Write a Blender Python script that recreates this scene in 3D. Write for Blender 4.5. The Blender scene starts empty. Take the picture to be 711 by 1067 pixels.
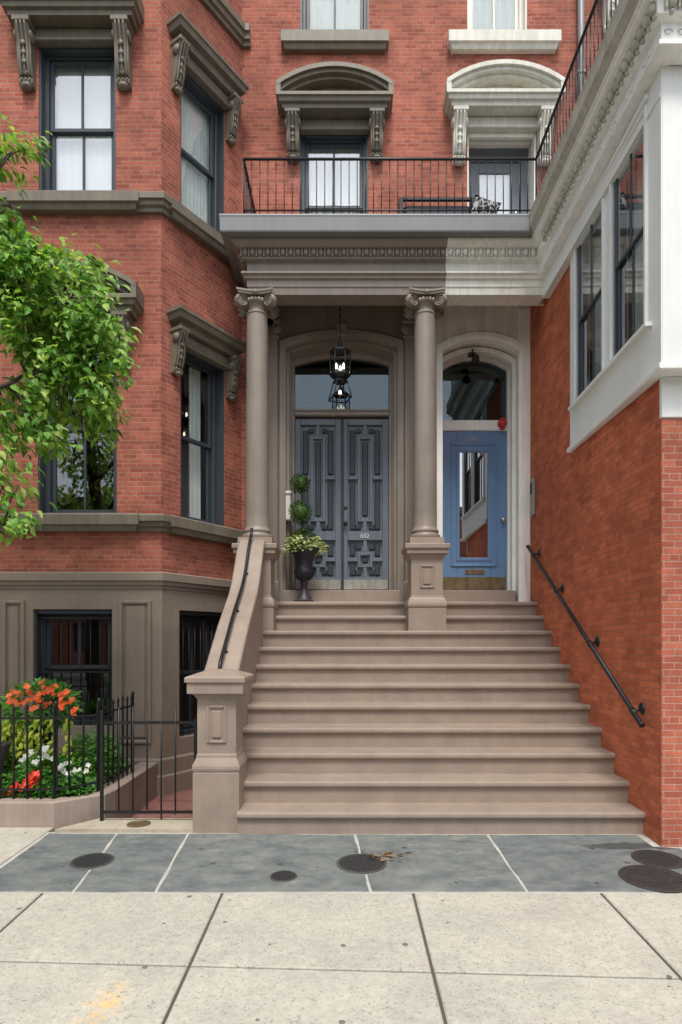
import bpy, math, random
from mathutils import Matrix, Vector
R = math.radians
random.seed(7)
S = bpy.context.scene
COL = S.collection

# ------------------------------------------------------------------ camera
F = 640.0; VX = 360.0; VY = 668.0; CZ = 1.615
cam = bpy.data.cameras.new('camera'); co = bpy.data.objects.new('camera', cam); COL.objects.link(co)
co.location = (0, 0, CZ); co.rotation_euler = (R(90), 0, 0)
cam.sensor_fit = 'HORIZONTAL'; cam.sensor_width = 36
cam.lens = 36 * F / 711
cam.shift_x = -(VX - 355.5) / 711
cam.shift_y = (VY - 533.5) / 711
cam.clip_end = 2000; cam.clip_start = .05
S.camera = co

# ------------------------------------------------------------------ materials
def nodes(name):
    m = bpy.data.materials.new(name); m.use_nodes = True
    nt = m.node_tree; nt.nodes.clear()
    out = nt.nodes.new('ShaderNodeOutputMaterial')
    return m, nt, out
def N(nt, t, **kw):
    n = nt.nodes.new('ShaderNode' + t)
    for k, v in kw.items():
        if hasattr(n, k): setattr(n, k, v)
        else: n.inputs[k].default_value = v
    return n
def L(nt, a, b): nt.links.new(a, b)
def c4(c): return (c[0], c[1], c[2], 1)
def noise(nt, vec, scale, detail=4, rough=.55):
    n = nt.nodes.new('ShaderNodeTexNoise'); n.inputs['Scale'].default_value = scale
    n.inputs['Detail'].default_value = detail; n.inputs['Roughness'].default_value = rough
    if vec is not None: L(nt, vec, n.inputs['Vector'])
    return n.outputs['Fac']
def ramp(nt, fac, stops):
    r = nt.nodes.new('ShaderNodeValToRGB'); e = r.color_ramp.elements
    while len(e) < len(stops): e.new(.5)
    for q, (p, c) in zip(e, stops): q.position = p; q.color = c4(c) if not isinstance(c, (int, float)) else (c, c, c, 1)
    L(nt, fac, r.inputs['Fac']); return r.outputs['Color']
def mixc(nt, fac, a, b, mode='MIX'):
    m = nt.nodes.new('ShaderNodeMix'); m.data_type = 'RGBA'; m.blend_type = mode
    for s, i in ((fac, 0), (a, 6), (b, 7)):
        if isinstance(s, (int, float)): m.inputs[i].default_value = s
        elif isinstance(s, tuple): m.inputs[i].default_value = c4(s)
        else: L(nt, s, m.inputs[i])
    return m.outputs[2]
def math_(nt, op, a, b=None):
    m = nt.nodes.new('ShaderNodeMath'); m.operation = op
    for i, s in enumerate((a, b)):
        if s is None: continue
        if isinstance(s, (int, float)): m.inputs[i].default_value = s
        else: L(nt, s, m.inputs[i])
    return m.outputs[0]
def pos(nt): return nt.nodes.new('ShaderNodeNewGeometry').outputs['Position']
def stretch(nt, vec, s):
    m = nt.nodes.new('ShaderNodeMapping'); m.inputs['Scale'].default_value = s; L(nt, vec, m.inputs['Vector']); return m.outputs[0]
def pbsdf(nt, out, col, rough, metal=0., spec=.5, bump=None, bdist=.003, bstr=.5):
    b = nt.nodes.new('ShaderNodeBsdfPrincipled')
    if isinstance(col, tuple): b.inputs['Base Color'].default_value = c4(col)
    else: L(nt, col, b.inputs['Base Color'])
    if isinstance(rough, (int, float)): b.inputs['Roughness'].default_value = rough
    else: L(nt, rough, b.inputs['Roughness'])
    b.inputs['Metallic'].default_value = metal
    b.inputs['Specular IOR Level'].default_value = spec
    if bump is not None:
        bp = nt.nodes.new('ShaderNodeBump'); bp.inputs['Distance'].default_value = bdist; bp.inputs['Strength'].default_value = bstr
        L(nt, bump, bp.inputs['Height']); L(nt, bp.outputs[0], b.inputs['Normal'])
    L(nt, b.outputs[0], out.inputs['Surface'])
    return b
def paint(name, c, rough=.5, var=.16, scale=3., streak=.12, bump=.25, metal=0., spec=.4, fine=60., chips=0.):
    m, nt, out = nodes(name); p = pos(nt)
    a = noise(nt, p, scale, 6, .65)
    s = noise(nt, stretch(nt, p, (14, 14, .9)), 1.2, 4)
    f = noise(nt, p, fine, 3)
    k = ramp(nt, a, [(.3, 1 - var), (.7, 1 + var * .6)])
    k2 = ramp(nt, s, [(.35, 1 - streak), (.65, 1 + streak * .4)])
    col = mixc(nt, 1., c, k, 'MULTIPLY'); col = mixc(nt, 1., col, k2, 'MULTIPLY')
    if chips:
        ch = ramp(nt, noise(nt, stretch(nt, p, (1, 1, 1.6)), 26, 5, .75), [(.60, 0.), (.68, 1.)])
        gate_ = ramp(nt, noise(nt, p, 2.1, 4, .7), [(.45, 0.), (.62, 1.)])
        km = math_(nt, 'MULTIPLY', math_(nt, 'MULTIPLY', ch, gate_), chips)
        col = mixc(nt, km, col, (c[0] * .45, c[1] * .45, c[2] * .45))
        lt = ramp(nt, noise(nt, p, 38, 4, .7), [(.66, 0.), (.72, 1.)])
        col = mixc(nt, math_(nt, 'MULTIPLY', lt, chips * .4), col, (min(.9, c[0] * 1.5), min(.9, c[1] * 1.5), min(.9, c[2] * 1.5)))
    rr = math_(nt, 'ADD', math_(nt, 'MULTIPLY', a, .25), rough - .12)
    h = math_(nt, 'ADD', math_(nt, 'MULTIPLY', f, .5), noise(nt, p, 14, 4))
    pbsdf(nt, out, col, rr, metal, spec, h, .004, bump)
    return m
def brick(name, c1, c2, mortar, soot=(.5, 1.05), var=.2, bw=.205, rh=.066, ms=.0055, spall=.0, light=(.5, .3, .22), stretchers=True):
    m, nt, out = nodes(name)
    uv = nt.nodes.new('ShaderNodeUVMap').outputs[0]; p = pos(nt)
    # slightly wandering courses
    wn = nt.nodes.new('ShaderNodeTexNoise'); wn.inputs['Scale'].default_value = 9; L(nt, uv, wn.inputs['Vector'])
    sub = nt.nodes.new('ShaderNodeVectorMath'); sub.operation = 'SUBTRACT'; L(nt, wn.outputs['Color'], sub.inputs[0]); sub.inputs[1].default_value = (.5, .5, .5)
    sc = nt.nodes.new('ShaderNodeVectorMath'); sc.operation = 'SCALE'; sc.inputs['Scale'].default_value = .009; L(nt, sub.outputs[0], sc.inputs[0])
    ad = nt.nodes.new('ShaderNodeVectorMath'); L(nt, uv, ad.inputs[0]); L(nt, sc.outputs[0], ad.inputs[1])
    b = nt.nodes.new('ShaderNodeTexBrick'); L(nt, ad.outputs[0], b.inputs['Vector'])
    b.inputs['Color1'].default_value = c4(c1); b.inputs['Color2'].default_value = c4(c2); b.inputs['Mortar'].default_value = c4(mortar)
    b.inputs['Scale'].default_value = 1; b.inputs['Brick Width'].default_value = bw; b.inputs['Row Height'].default_value = rh
    b.inputs['Mortar Size'].default_value = ms; b.inputs['Mortar Smooth'].default_value = .3; b.inputs['Bias'].default_value = -.1
    b.offset = .5; b.squash = .5; b.squash_frequency = 6
    big = noise(nt, p, .55, 5, .6); mid = noise(nt, p, 4.5, 5, .7); fine = noise(nt, p, 70, 4, .7)
    k = ramp(nt, big, [(.3, soot[0]), (.68, soot[1])])
    k2 = ramp(nt, mid, [(.28, 1 - var), (.72, 1 + var)])
    k3 = ramp(nt, fine, [(.25, .72), (.75, 1.18)])
    col = mixc(nt, 1., b.outputs['Color'], k, 'MULTIPLY'); col = mixc(nt, 1., col, k2, 'MULTIPLY'); col = mixc(nt, 1., col, k3, 'MULTIPLY')
    sp = noise(nt, p, 11, 6, .75)
    spm = ramp(nt, sp, [(.62, 0.), (.72, 1.)])
    col = mixc(nt, math_(nt, 'MULTIPLY', spm, spall), col, light)
    dk = ramp(nt, noise(nt, stretch(nt, p, (2.6, 2.6, .55)), 1.7, 6, .7), [(.56, 0.), (.74, 1.)])
    col = mixc(nt, math_(nt, 'MULTIPLY', dk, .35), col, (c1[0] * .35, c1[1] * .45, c1[2] * .5))
    h = math_(nt, 'ADD', math_(nt, 'MULTIPLY', b.outputs['Fac'], -1.), math_(nt, 'MULTIPLY', fine, .5))
    h = math_(nt, 'ADD', h, math_(nt, 'MULTIPLY', mid, .6))
    pbsdf(nt, out, col, .88, 0, .25, h, .006, .7)
    return m
def leafmat(name, stops, rough=.45, trans=.35):
    m, nt, out = nodes(name)
    g = nt.nodes.new('ShaderNodeNewGeometry')
    col = ramp(nt, g.outputs['Random Per Island'], stops)
    col = mixc(nt, 1., col, ramp(nt, noise(nt, g.outputs['Position'], 6, 3), [(.3, .75), (.7, 1.2)]), 'MULTIPLY')
    b = pbsdf(nt, out, col, rough, 0, .45)
    t = nt.nodes.new('ShaderNodeBsdfTranslucent'); L(nt, mixc(nt, 1., col, (1.3, 1.3, .5), 'MULTIPLY'), t.inputs['Color'])
    mx = nt.nodes.new('ShaderNodeMixShader'); mx.inputs[0].default_value = trans
    L(nt, b.outputs[0], mx.inputs[1]); L(nt, t.outputs[0], mx.inputs[2]); L(nt, mx.outputs[0], out.inputs['Surface'])
    return m
def glass(name, tint=(.8, .85, .85), refl=.08, boost=1.6):
    m, nt, out = nodes(name)
    fr = nt.nodes.new('ShaderNodeFresnel'); fr.inputs['IOR'].default_value = 1.5
    p = pos(nt)
    bp = nt.nodes.new('ShaderNodeBump'); bp.inputs['Distance'].default_value = .01; bp.inputs['Strength'].default_value = .02
    L(nt, noise(nt, p, 2.2, 2), bp.inputs['Height'])
    g = nt.nodes.new('ShaderNodeBsdfGlossy'); g.inputs['Roughness'].default_value = .015; g.inputs['Color'].default_value = (.95, .97, 1, 1)
    L(nt, bp.outputs[0], g.inputs['Normal'])
    t = nt.nodes.new('ShaderNodeBsdfTransparent'); t.inputs['Color'].default_value = c4(tint)
    f = math_(nt, 'MINIMUM', math_(nt, 'ADD', math_(nt, 'MULTIPLY', fr.outputs[0], boost), refl), .95)
    f = math_(nt, 'MULTIPLY', f, math_(nt, 'SUBTRACT', 1., nt.nodes.new('ShaderNodeNewGeometry').outputs['Backfacing']))
    mx = nt.nodes.new('ShaderNodeMixShader'); L(nt, f, mx.inputs[0]); L(nt, t.outputs[0], mx.inputs[1]); L(nt, g.outputs[0], mx.inputs[2])
    L(nt, mx.outputs[0], out.inputs['Surface'])
    return m
def emis(name, c, s):
    m, nt, out = nodes(name); e = nt.nodes.new('ShaderNodeEmission'); e.inputs[0].default_value = c4(c); e.inputs[1].default_value = s
    L(nt, e.outputs[0], out.inputs['Surface']); return m
def concrete(name, c, dark, speck=.5, spots=True, mark=None):
    m, nt, out = nodes(name); p = pos(nt)
    a = noise(nt, p, 1.3, 6, .7); b = noise(nt, p, 22, 4, .7); f = noise(nt, p, 62, 3, .7)
    col = mixc(nt, 1., c, ramp(nt, a, [(.3, .8), (.7, 1.1)]), 'MULTIPLY')
    col = mixc(nt, 1., col, ramp(nt, b, [(.3, .84), (.7, 1.1)]), 'MULTIPLY')
    col = mixc(nt, math_(nt, 'MULTIPLY', ramp(nt, f, [(.56, 0.), (.66, 1.)]), speck), col, dark)
    if spots:
        v = nt.nodes.new('ShaderNodeTexVoronoi'); v.voronoi_dimensions = '2D'; v.inputs['Scale'].default_value = 3.0; L(nt, p, v.inputs['Vector'])
        sepc = nt.nodes.new('ShaderNodeSeparateColor'); L(nt, v.outputs['Color'], sepc.inputs[0])
        rad = math_(nt, 'MULTIPLY', math_(nt, 'MAXIMUM', math_(nt, 'SUBTRACT', sepc.outputs[0], .5), 0.), .11)
        k = math_(nt, 'LESS_THAN', math_(nt, 'ADD', v.outputs['Distance'], math_(nt, 'MULTIPLY', b, .03)), math_(nt, 'ADD', rad, .012))
        col = mixc(nt, math_(nt, 'MULTIPLY', k, .7), col, (.04, .038, .035))
    if mark:
        d = nt.nodes.new('ShaderNodeVectorMath'); d.operation = 'DISTANCE'
        L(nt, stretch(nt, p, (1.5, .8, 0)), d.inputs[0]); d.inputs[1].default_value = (mark[0] * 1.5, mark[1] * .8, 0)
        k = math_(nt, 'ADD', math_(nt, 'MULTIPLY', math_(nt, 'SUBTRACT', .2, d.outputs['Value']), 4.), math_(nt, 'MULTIPLY', math_(nt, 'SUBTRACT', noise(nt, p, 24, 5, .75), .5), 3.2))
        col = mixc(nt, ramp(nt, k, [(.25, 0.), (.9, .6)]), col, (.72, .46, .12))
    h = math_(nt, 'ADD', math_(nt, 'MULTIPLY', f, .4), b)
    pbsdf(nt, out, col, .85, 0, .3, h, .004, .5)
    return m

M = {}
M['brick'] = brick('red_brick', (.435, .134, .087), (.275, .077, .055), (.38, .225, .175), (.74, 1.14), .26, spall=.12, light=(.5, .26, .18), ms=.0048, bw=.168, rh=.0535)
M['brick_orange'] = brick('orange_brick', (.60, .165, .078), (.43, .105, .05), (.36, .15, .095), (.72, 1.12), .26, spall=.2, light=(.58, .25, .14), ms=.0045, bw=.168, rh=.0535)
M['brick_pink'] = brick('pale_jointed_brick', (.48, .148, .092), (.34, .092, .06), (.46, .27, .205), (.8, 1.1), .24, ms=.005, bw=.168, rh=.0535)
M['brick_floor'] = brick('paving_brick', (.27, .12, .10), (.20, .085, .075), (.2, .16, .14), (.7, 1.1), .2, bw=.2, rh=.1, ms=.006)
M['stoop'] = paint('stoop_paint', (.30, .237, .192), .58, .15, 3.5, .045, .5, chips=.5)
M['brownstone'] = paint('brownstone', (.255, .20, .158), .75, .14, 2.5, .05, .5, chips=.4)
M['trim_brown'] = paint('brown_trim', (.175, .150, .113), .5, .18, 3, .16, .35, chips=.5)
M['porch_brown'] = paint('porch_brown', (.262, .218, .186), .42, .12, 2.8, .08, .3, chips=.35)
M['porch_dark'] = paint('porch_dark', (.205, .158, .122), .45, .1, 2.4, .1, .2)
M['cream'] = paint('cream_trim', (.79, .775, .70), .5, .12, 3, .12, .3, chips=.3)
M['cream_hood'] = paint('cream_trim_lit', (.62, .605, .53), .5, .14, 3, .14, .3, chips=.35)  # cream darkened for the lit hoods; the shaded entablature keeps the brighter copy
M['sofa'] = paint('charcoal_fabric', (.10, .105, .115), .9, .1, 10, 0, .3)
M['white_cream'] = paint('white_cream', (.87, .865, .83), .5, .08, 3, .08, .2)
M['cornice'] = paint('weathered_cornice', (.50, .49, .41), .55, .2, 3, .2, .3)
M['cream_wall'] = paint('cream_wall', (.74, .715, .64), .6, .12, 3, .16, .25)
M['white'] = paint('white_paint', (.78, .80, .78), .45, .07, 1.6, .03, .2, chips=.12)
M['gutter'] = paint('grey_gutter', (.205, .212, .22), .45, .08, 3, .05, .12)
M['sash'] = paint('dark_sash', (.045, .055, .068), .4, .1, 6, .05, .15)
M['iron'] = paint('black_iron', (.014, .014, .016), .38, .25, 20, .05, .3)
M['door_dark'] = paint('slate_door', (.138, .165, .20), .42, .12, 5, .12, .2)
M['door_panel'] = paint('slate_door_shade', (.036, .046, .058), .5, .15, 6, .12, .2)  # door slate darkened: recess shade is painted into the fretwork panels
M['door_blue'] = paint('blue_door', (.125, .225, .39), .4, .06, 4, .06, .12)
M['brass'] = paint('tarnished_brass', (.20, .145, .08), .45, .4, 12, .15, .3, .35)
M['zinc'] = paint('weathered_zinc', (.36, .34, .30), .5, .2, 12, .2, .2, .3)
M['steel'] = paint('brushed_metal', (.45, .45, .44), .3, .1, 20, .05, .1, .9)
M['grey_door'] = paint('grey_door', (.16, .18, .21), .45, .06, 4, .05, .1)
M['red'] = paint('red_enamel', (.55, .03, .04), .3, .1, 20, .05, .1)
M['offwhite'] = paint('offwhite_metal', (.72, .72, .69), .4, .05, 6, .06, .1)
M['urn'] = paint('urn_iron', (.035, .032, .042), .5, .3, 14, .1, .5)
M['bark'] = paint('bark', (.09, .07, .055), .9, .35, 12, .3, .9)
M['soil'] = paint('soil', (.05, .035, .025), .95, .3, 20, .0, .9)
M['kerb'] = paint('planter_kerb', (.33, .26, .22), .75, .16, 3, .1, .5)
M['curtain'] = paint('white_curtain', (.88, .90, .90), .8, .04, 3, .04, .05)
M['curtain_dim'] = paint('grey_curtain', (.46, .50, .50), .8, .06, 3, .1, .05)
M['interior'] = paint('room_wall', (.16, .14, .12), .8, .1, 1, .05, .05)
M['glass'] = glass('window_glass', (.92, .95, .94), .10, 1.5)
M['glass_mirror'] = glass('reflective_glass', (.5, .55, .56), .42, 1.5)
M['glass_sky'] = glass('coated_glass', (.93, .95, .95), .24, 1.6)
M['glass_lamp'] = glass('lamp_glass', (.86, .88, .9), .03, 1.2)
M['bulb'] = emis('lamp_bulb', (1, .82, .6), 4)
M['manhole'] = paint('cast_iron', (.035, .034, .036), .6, .25, 30, .0, .5)
M['cover_rim'] = paint('worn_iron', (.10, .092, .085), .5, .3, 20, 0, .4, .3)
M['rust'] = paint('rusty_iron', (.040, .034, .033), .65, .3, 14, .0, .5)
M['concrete'] = concrete('pavement_concrete', (.46, .434, .37), (.14, .13, .11), .6, True, (-1.12, 2.86))
M['concrete_tan'] = concrete('entry_concrete', (.42, .37, .29), (.2, .17, .13), .4, False)
M['joint'] = paint('joint_dirt', (.10, .085, .065), .95, .2, 8, 0, .5)
M['mortar'] = paint('pale_mortar', (.43, .42, .38), .9, .25, 7, 0, .5)
M['asphalt'] = concrete('asphalt', (.05, .05, .052), (.1, .1, .1), .5, False)
M['granite'] = concrete('granite_kerb', (.3, .3, .29), (.1, .1, .1), .5, False)
m, nt, out = nodes('bluestone'); p = pos(nt)
g = nt.nodes.new('ShaderNodeNewGeometry')
a = noise(nt, stretch(nt, p, (1, 1.8, 1)), 3.6, 9, .72); b_ = noise(nt, p, 16, 5, .7); f_ = noise(nt, p, 120, 3)
col = ramp(nt, a, [(.28, (.075, .09, .094)), (.48, (.14, .155, .155)), (.74, (.23, .23, .21))])
col = mixc(nt, 1., col, ramp(nt, g.outputs['Random Per Island'], [(0, (.9, .93, .95)), (1, (1.08, 1.08, 1.05))]), 'MULTIPLY')
col = mixc(nt, 1., col, ramp(nt, b_, [(.3, .82), (.7, 1.14)]), 'MULTIPLY')
v = nt.nodes.new('ShaderNodeTexVoronoi'); v.voronoi_dimensions = '2D'; v.inputs['Scale'].default_value = 3.3; L(nt, p, v.inputs['Vector'])
sepc = nt.nodes.new('ShaderNodeSeparateColor'); L(nt, v.outputs['Color'], sepc.inputs[0])
rad = math_(nt, 'MULTIPLY', math_(nt, 'MAXIMUM', math_(nt, 'SUBTRACT', sepc.outputs[1], .4), 0.), .15)
k = math_(nt, 'LESS_THAN', math_(nt, 'ADD', v.outputs['Distance'], math_(nt, 'MULTIPLY', b_, .04)), math_(nt, 'ADD', rad, .01))
col = mixc(nt, math_(nt, 'MULTIPLY', k, .7), col, (.03, .032, .034))
dmp = nt.nodes.new('ShaderNodeVectorMath'); dmp.operation = 'DISTANCE'
L(nt, stretch(nt, p, (1., 5., 0)), dmp.inputs[0]); dmp.inputs[1].default_value = (2.25, 4.86 * 5, 0)
kd = math_(nt, 'ADD', math_(nt, 'SUBTRACT', .42, dmp.outputs['Value']), math_(nt, 'MULTIPLY', math_(nt, 'SUBTRACT', noise(nt, p, 7, 4, .6), .5), .7))
col = mixc(nt, ramp(nt, kd, [(.0, 0.), (.12, .8)]), col, (.045, .045, .048))
pbsdf(nt, out, col, math_(nt, 'ADD', math_(nt, 'MULTIPLY', b_, .3), .38), 0, .4, math_(nt, 'ADD', b_, math_(nt, 'MULTIPLY', f_, .3)), .004, .4)
M['bluestone'] = m
M['tree_leaf'] = leafmat('tree_leaf', [(0, (.07, .19, .03)), (.35, (.15, .34, .055)), (.7, (.27, .48, .09)), (1, (.45, .56, .16))], .45, .45)
M['box_leaf'] = leafmat('topiary_leaf', [(0, (.025, .07, .018)), (.6, (.05, .12, .028)), (1, (.13, .20, .05))])
M['pale_leaf'] = leafmat('variegated_leaf', [(0, (.20, .30, .12)), (.5, (.42, .50, .26)), (1, (.66, .68, .46))])
M['bed_leaf'] = leafmat('bed_leaf', [(0, (.045, .16, .035)), (.5, (.10, .31, .055)), (1, (.22, .45, .10))])
M['lime_leaf'] = leafmat('lime_leaf', [(0, (.2, .34, .03)), (.5, (.38, .48, .04)), (1, (.6, .6, .1))])
M['orange_petal'] = leafmat('orange_petal', [(0, (.75, .08, .02)), (.6, (.9, .17, .04)), (1, (.95, .28, .1))])
M['red_petal'] = leafmat('red_petal', [(0, (.65, .03, .02)), (.6, (.85, .07, .03)), (1, (.9, .14, .06))])
M['white_petal'] = leafmat('white_petal', [(0, (.75, .76, .76)), (1, (.88, .88, .86))])
M['dry_leaf'] = leafmat('dry_leaf', [(0, (.12, .06, .03)), (.5, (.25, .14, .06)), (1, (.42, .28, .14))])

# ------------------------------------------------------------------ mesh helpers
W = {}
def tag(o, label=None, cat=None, group=None, kind=None):
    if label: o['label'] = label
    if cat: o['category'] = cat
    if group: o['group'] = group
    if kind: o['kind'] = kind
    return o
def thing(name, loc, label, cat, group=None):
    o = bpy.data.objects.new(name, None); COL.objects.link(o); o.location = loc; o.empty_display_size = .2
    W[o] = Matrix.Translation(loc); return tag(o, label, cat, group)
I4 = Matrix.Identity(4)
class MB:
    def __init__(s, xf=None): s.v = []; s.f = []; s.xf = xf or I4; s.sm = []
    def add(s, vs, fs, smooth=False, xf=None):
        n = len(s.v); x = s.xf @ xf if xf is not None else s.xf
        s.v += [x @ Vector(p) for p in vs]; s.f += [tuple(i + n for i in q) for q in fs]; s.sm += [smooth] * len(fs)
    def box(s, x0, x1, y0, y1, z0, z1, bv=0., xf=None):
        if bv <= 0:
            s.add([(x0, y0, z0), (x1, y0, z0), (x1, y1, z0), (x0, y1, z0), (x0, y0, z1), (x1, y0, z1), (x1, y1, z1), (x0, y1, z1)],
                  [(0, 3, 2, 1), (4, 5, 6, 7), (0, 1, 5, 4), (1, 2, 6, 5), (2, 3, 7, 6), (3, 0, 4, 7)], xf=xf); return
        b = min(bv, (x1 - x0) * .45, (y1 - y0) * .45, (z1 - z0) * .45)
        rings = []
        for (d, z) in ((b, z0), (0, z0 + b), (0, z1 - b), (b, z1)):
            X0, X1, Y0, Y1 = x0 + d, x1 - d, y0 + d, y1 - d
            c = b if d == 0 else b * .6
            rings.append([(X0 + c, Y0, z), (X1 - c, Y0, z), (X1, Y0 + c, z), (X1, Y1 - c, z), (X1 - c, Y1, z), (X0 + c, Y1, z), (X0, Y1 - c, z), (X0, Y0 + c, z)])
        vs = [p for r in rings for p in r]; fs = []
        for r in range(3):
            for i in range(8):
                j = (i + 1) % 8; fs.append((r * 8 + i, r * 8 + j, r * 8 + 8 + j, r * 8 + 8 + i))
        fs.append(tuple(range(7, -1, -1))); fs.append(tuple(range(24, 32)))
        s.add(vs, fs, xf=xf)
    def prism(s, poly, a0, a1, axis='y', xf=None):
        # poly in the plane across the axis; y: (x,z)  x: (y,z)  z: (x,y)
        n = len(poly)
        mk = {'y': lambda p, a: (p[0], a, p[1]), 'x': lambda p, a: (a, p[0], p[1]), 'z': lambda p, a: (p[0], p[1], a)}[axis]
        vs = [mk(p, a0) for p in poly] + [mk(p, a1) for p in poly]
        fs = [tuple(range(n - 1, -1, -1)), tuple(range(n, 2 * n))] + [(i, (i + 1) % n, n + (i + 1) % n, n + i) for i in range(n)]
        s.add(vs, fs, xf=xf)
    def lathe(s, prof, c=(0, 0), seg=32, smooth=True, a0=0., xf=None, caps=True):
        vs = []; fs = []; n = len(prof)
        for (r, z) in prof:
            for i in range(seg):
                t = a0 + 2 * math.pi * i / seg; vs.append((c[0] + r * math.cos(t), c[1] + r * math.sin(t), z))
        for k in range(n - 1):
            for i in range(seg):
                j = (i + 1) % seg; fs.append((k * seg + i, k * seg + j, (k + 1) * seg + j, (k + 1) * seg + i))
        s.add(vs, fs, smooth, xf)
        if caps:
            s.add(vs[:seg], [tuple(range(seg - 1, -1, -1))], False, xf); s.add(vs[-seg:], [tuple(range(seg))], False, xf)
    def tube(s, pts, r, seg=8, smooth=True, taper=None, flat=1.):
        pts = [Vector(p) for p in pts]; n = len(pts); vs = []; fs = []
        up = Vector((0, 0, 1))
        for k, p in enumerate(pts):
            d = (pts[min(k + 1, n - 1)] - pts[max(k - 1, 0)]).normalized()
            a = d.cross(up)
            if a.length < .05: a = d.cross(Vector((0, 1, 0)))
            a.normalize(); b = a.cross(d).normalized()
            rr = r * (1 + (taper - 1) * k / (n - 1)) if taper is not None else r
            for i in range(seg):
                t = 2 * math.pi * (i + .5) / seg; vs.append(p + a * rr * math.cos(t) + b * rr * flat * math.sin(t))
        for k in range(n - 1):
            for i in range(seg):
                j = (i + 1) % seg; fs.append((k * seg + i, k * seg + j, (k + 1) * seg + j, (k + 1) * seg + i))
        fs.append(tuple(range(seg - 1, -1, -1))); fs.append(tuple(range((n - 1) * seg, n * seg)))
        s.add(vs, fs, smooth)
    def ball(s, c, r, seg=12, rings=8, xf=None):
        sx, sy, sz = r if isinstance(r, tuple) else (r, r, r)
        vs = []; fs = []
        for k in range(rings + 1):
            t = math.pi * k / rings
            for i in range(seg):
                a = 2 * math.pi * i / seg
                vs.append((c[0] + sx * math.sin(t) * math.cos(a), c[1] + sy * math.sin(t) * math.sin(a), c[2] - sz * math.cos(t)))
        for k in range(rings):
            for i in range(seg):
                j = (i + 1) % seg; fs.append((k * seg + i, k * seg + j, (k + 1) * seg + j, (k + 1) * seg + i))
        s.add(vs, fs, True, xf)
    def sweep(s, path, prof, caps=True):
        # path: plan points walked with the outward side on the right hand; prof: (out, z) walked top to bottom
        P = [Vector(p) for p in path]; n = len(P); k = len(prof); vs = []; fs = []
        for i in range(n):
            d0 = (P[i] - P[i - 1]).normalized() if i > 0 else (P[1] - P[0]).normalized()
            d1 = (P[i + 1] - P[i]).normalized() if i < n - 1 else d0
            n0 = Vector((d0.y, -d0.x)); n1 = Vector((d1.y, -d1.x))
            mv = (n0 + n1).normalized(); mv = mv / max(.2, mv.dot(n0))
            for (o, z) in prof: q = P[i] + mv * o; vs.append((q.x, q.y, z))
        for i in range(n - 1):
            for j in range(k - 1): fs.append((i * k + j, i * k + j + 1, (i + 1) * k + j + 1, (i + 1) * k + j))
        if caps:
            fs.append(tuple(range(k - 1, -1, -1))); fs.append(tuple(range((n - 1) * k, n * k)))
        s.add(vs, fs)
    def strip(s, A, B, y0, y1):
        # solid between two outlines A, B of equal length in the (x,z) plane, from depth y0 to y1
        n = len(A); vs = []
        for Y in (y0, y1):
            vs += [(p[0], Y, p[1]) for p in A] + [(p[0], Y, p[1]) for p in B]
        fs = []
        for i in range(n - 1):
            fs += [(i, i + 1, n + i + 1, n + i), (2 * n + i, 3 * n + i, 3 * n + i + 1, 2 * n + i + 1),
                   (i, 2 * n + i, 2 * n + i + 1, i + 1), (n + i, n + i + 1, 3 * n + i + 1, 3 * n + i)]
        fs += [(0, n, 3 * n, 2 * n), (n - 1, 3 * n - 1, 4 * n - 1, 2 * n - 1)]
        s.add(vs, fs)
    def leaf(s, p, d, up, ln, w, fold=.25, bend=.2):
        d = d.normalized(); sd = d.cross(up)
        if sd.length < .01: sd = Vector((1, 0, 0))
        sd.normalize(); nn = sd.cross(d)
        q = lambda a, b, c: p + d * (a * ln) + sd * (b * w) + nn * (c * ln)
        s.add([q(0, 0, 0), q(.3, .42, fold * .3), q(.68, .34, fold * .25 - bend * .25), q(1, 0, -bend), q(.68, -.34, fold * .25 - bend * .25), q(.3, -.42, fold * .3), q(.5, 0, -bend * .08)],
              [(0, 1, 2, 6), (6, 2, 3), (6, 3, 4), (0, 6, 4, 5)])
    def build(s, name, m, parent=None, **kw):
        me = bpy.data.meshes.new(name)
        inv = W[parent].inverted() if parent is not None else I4
        me.from_pydata([tuple(inv @ p) for p in s.v], [], s.f)
        me.polygons.foreach_set('use_smooth', s.sm)
        if kw.pop('uv', True):
            ul = me.uv_layers.new(name='UVMap'); buf = [0.] * (2 * len(me.loops))
            for q in me.polygons:
                nx, ny, nz = q.normal
                if abs(nz) > .75: t = None
                else:
                    h = math.hypot(nx, ny) or 1; t = (-ny / h, nx / h)
                for li in q.loop_indices:
                    p = s.v[me.loops[li].vertex_index]
                    if t is None: buf[2 * li] = p.x; buf[2 * li + 1] = p.y
                    else: buf[2 * li] = p.x * t[0] + p.y * t[1]; buf[2 * li + 1] = p.z
            ul.data.foreach_set('uv', buf)
        me.materials.append(M[m] if isinstance(m, str) else m)
        o = bpy.data.objects.new(name, me); COL.objects.link(o)
        if parent is not None: o.parent = parent; W[o] = W[parent]
        else: W[o] = I4
        return tag(o, **kw) if kw else o
def rep(o, offs):
    for d in offs:
        c = o.copy(); COL.objects.link(c); c.parent = o.parent; c.location = d
def frame_xf(origin, ang):           # local x along the wall, local y inward, z up
    return Matrix.Translation((origin[0], origin[1], 0)) @ Matrix.Rotation(ang, 4, 'Z')
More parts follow.
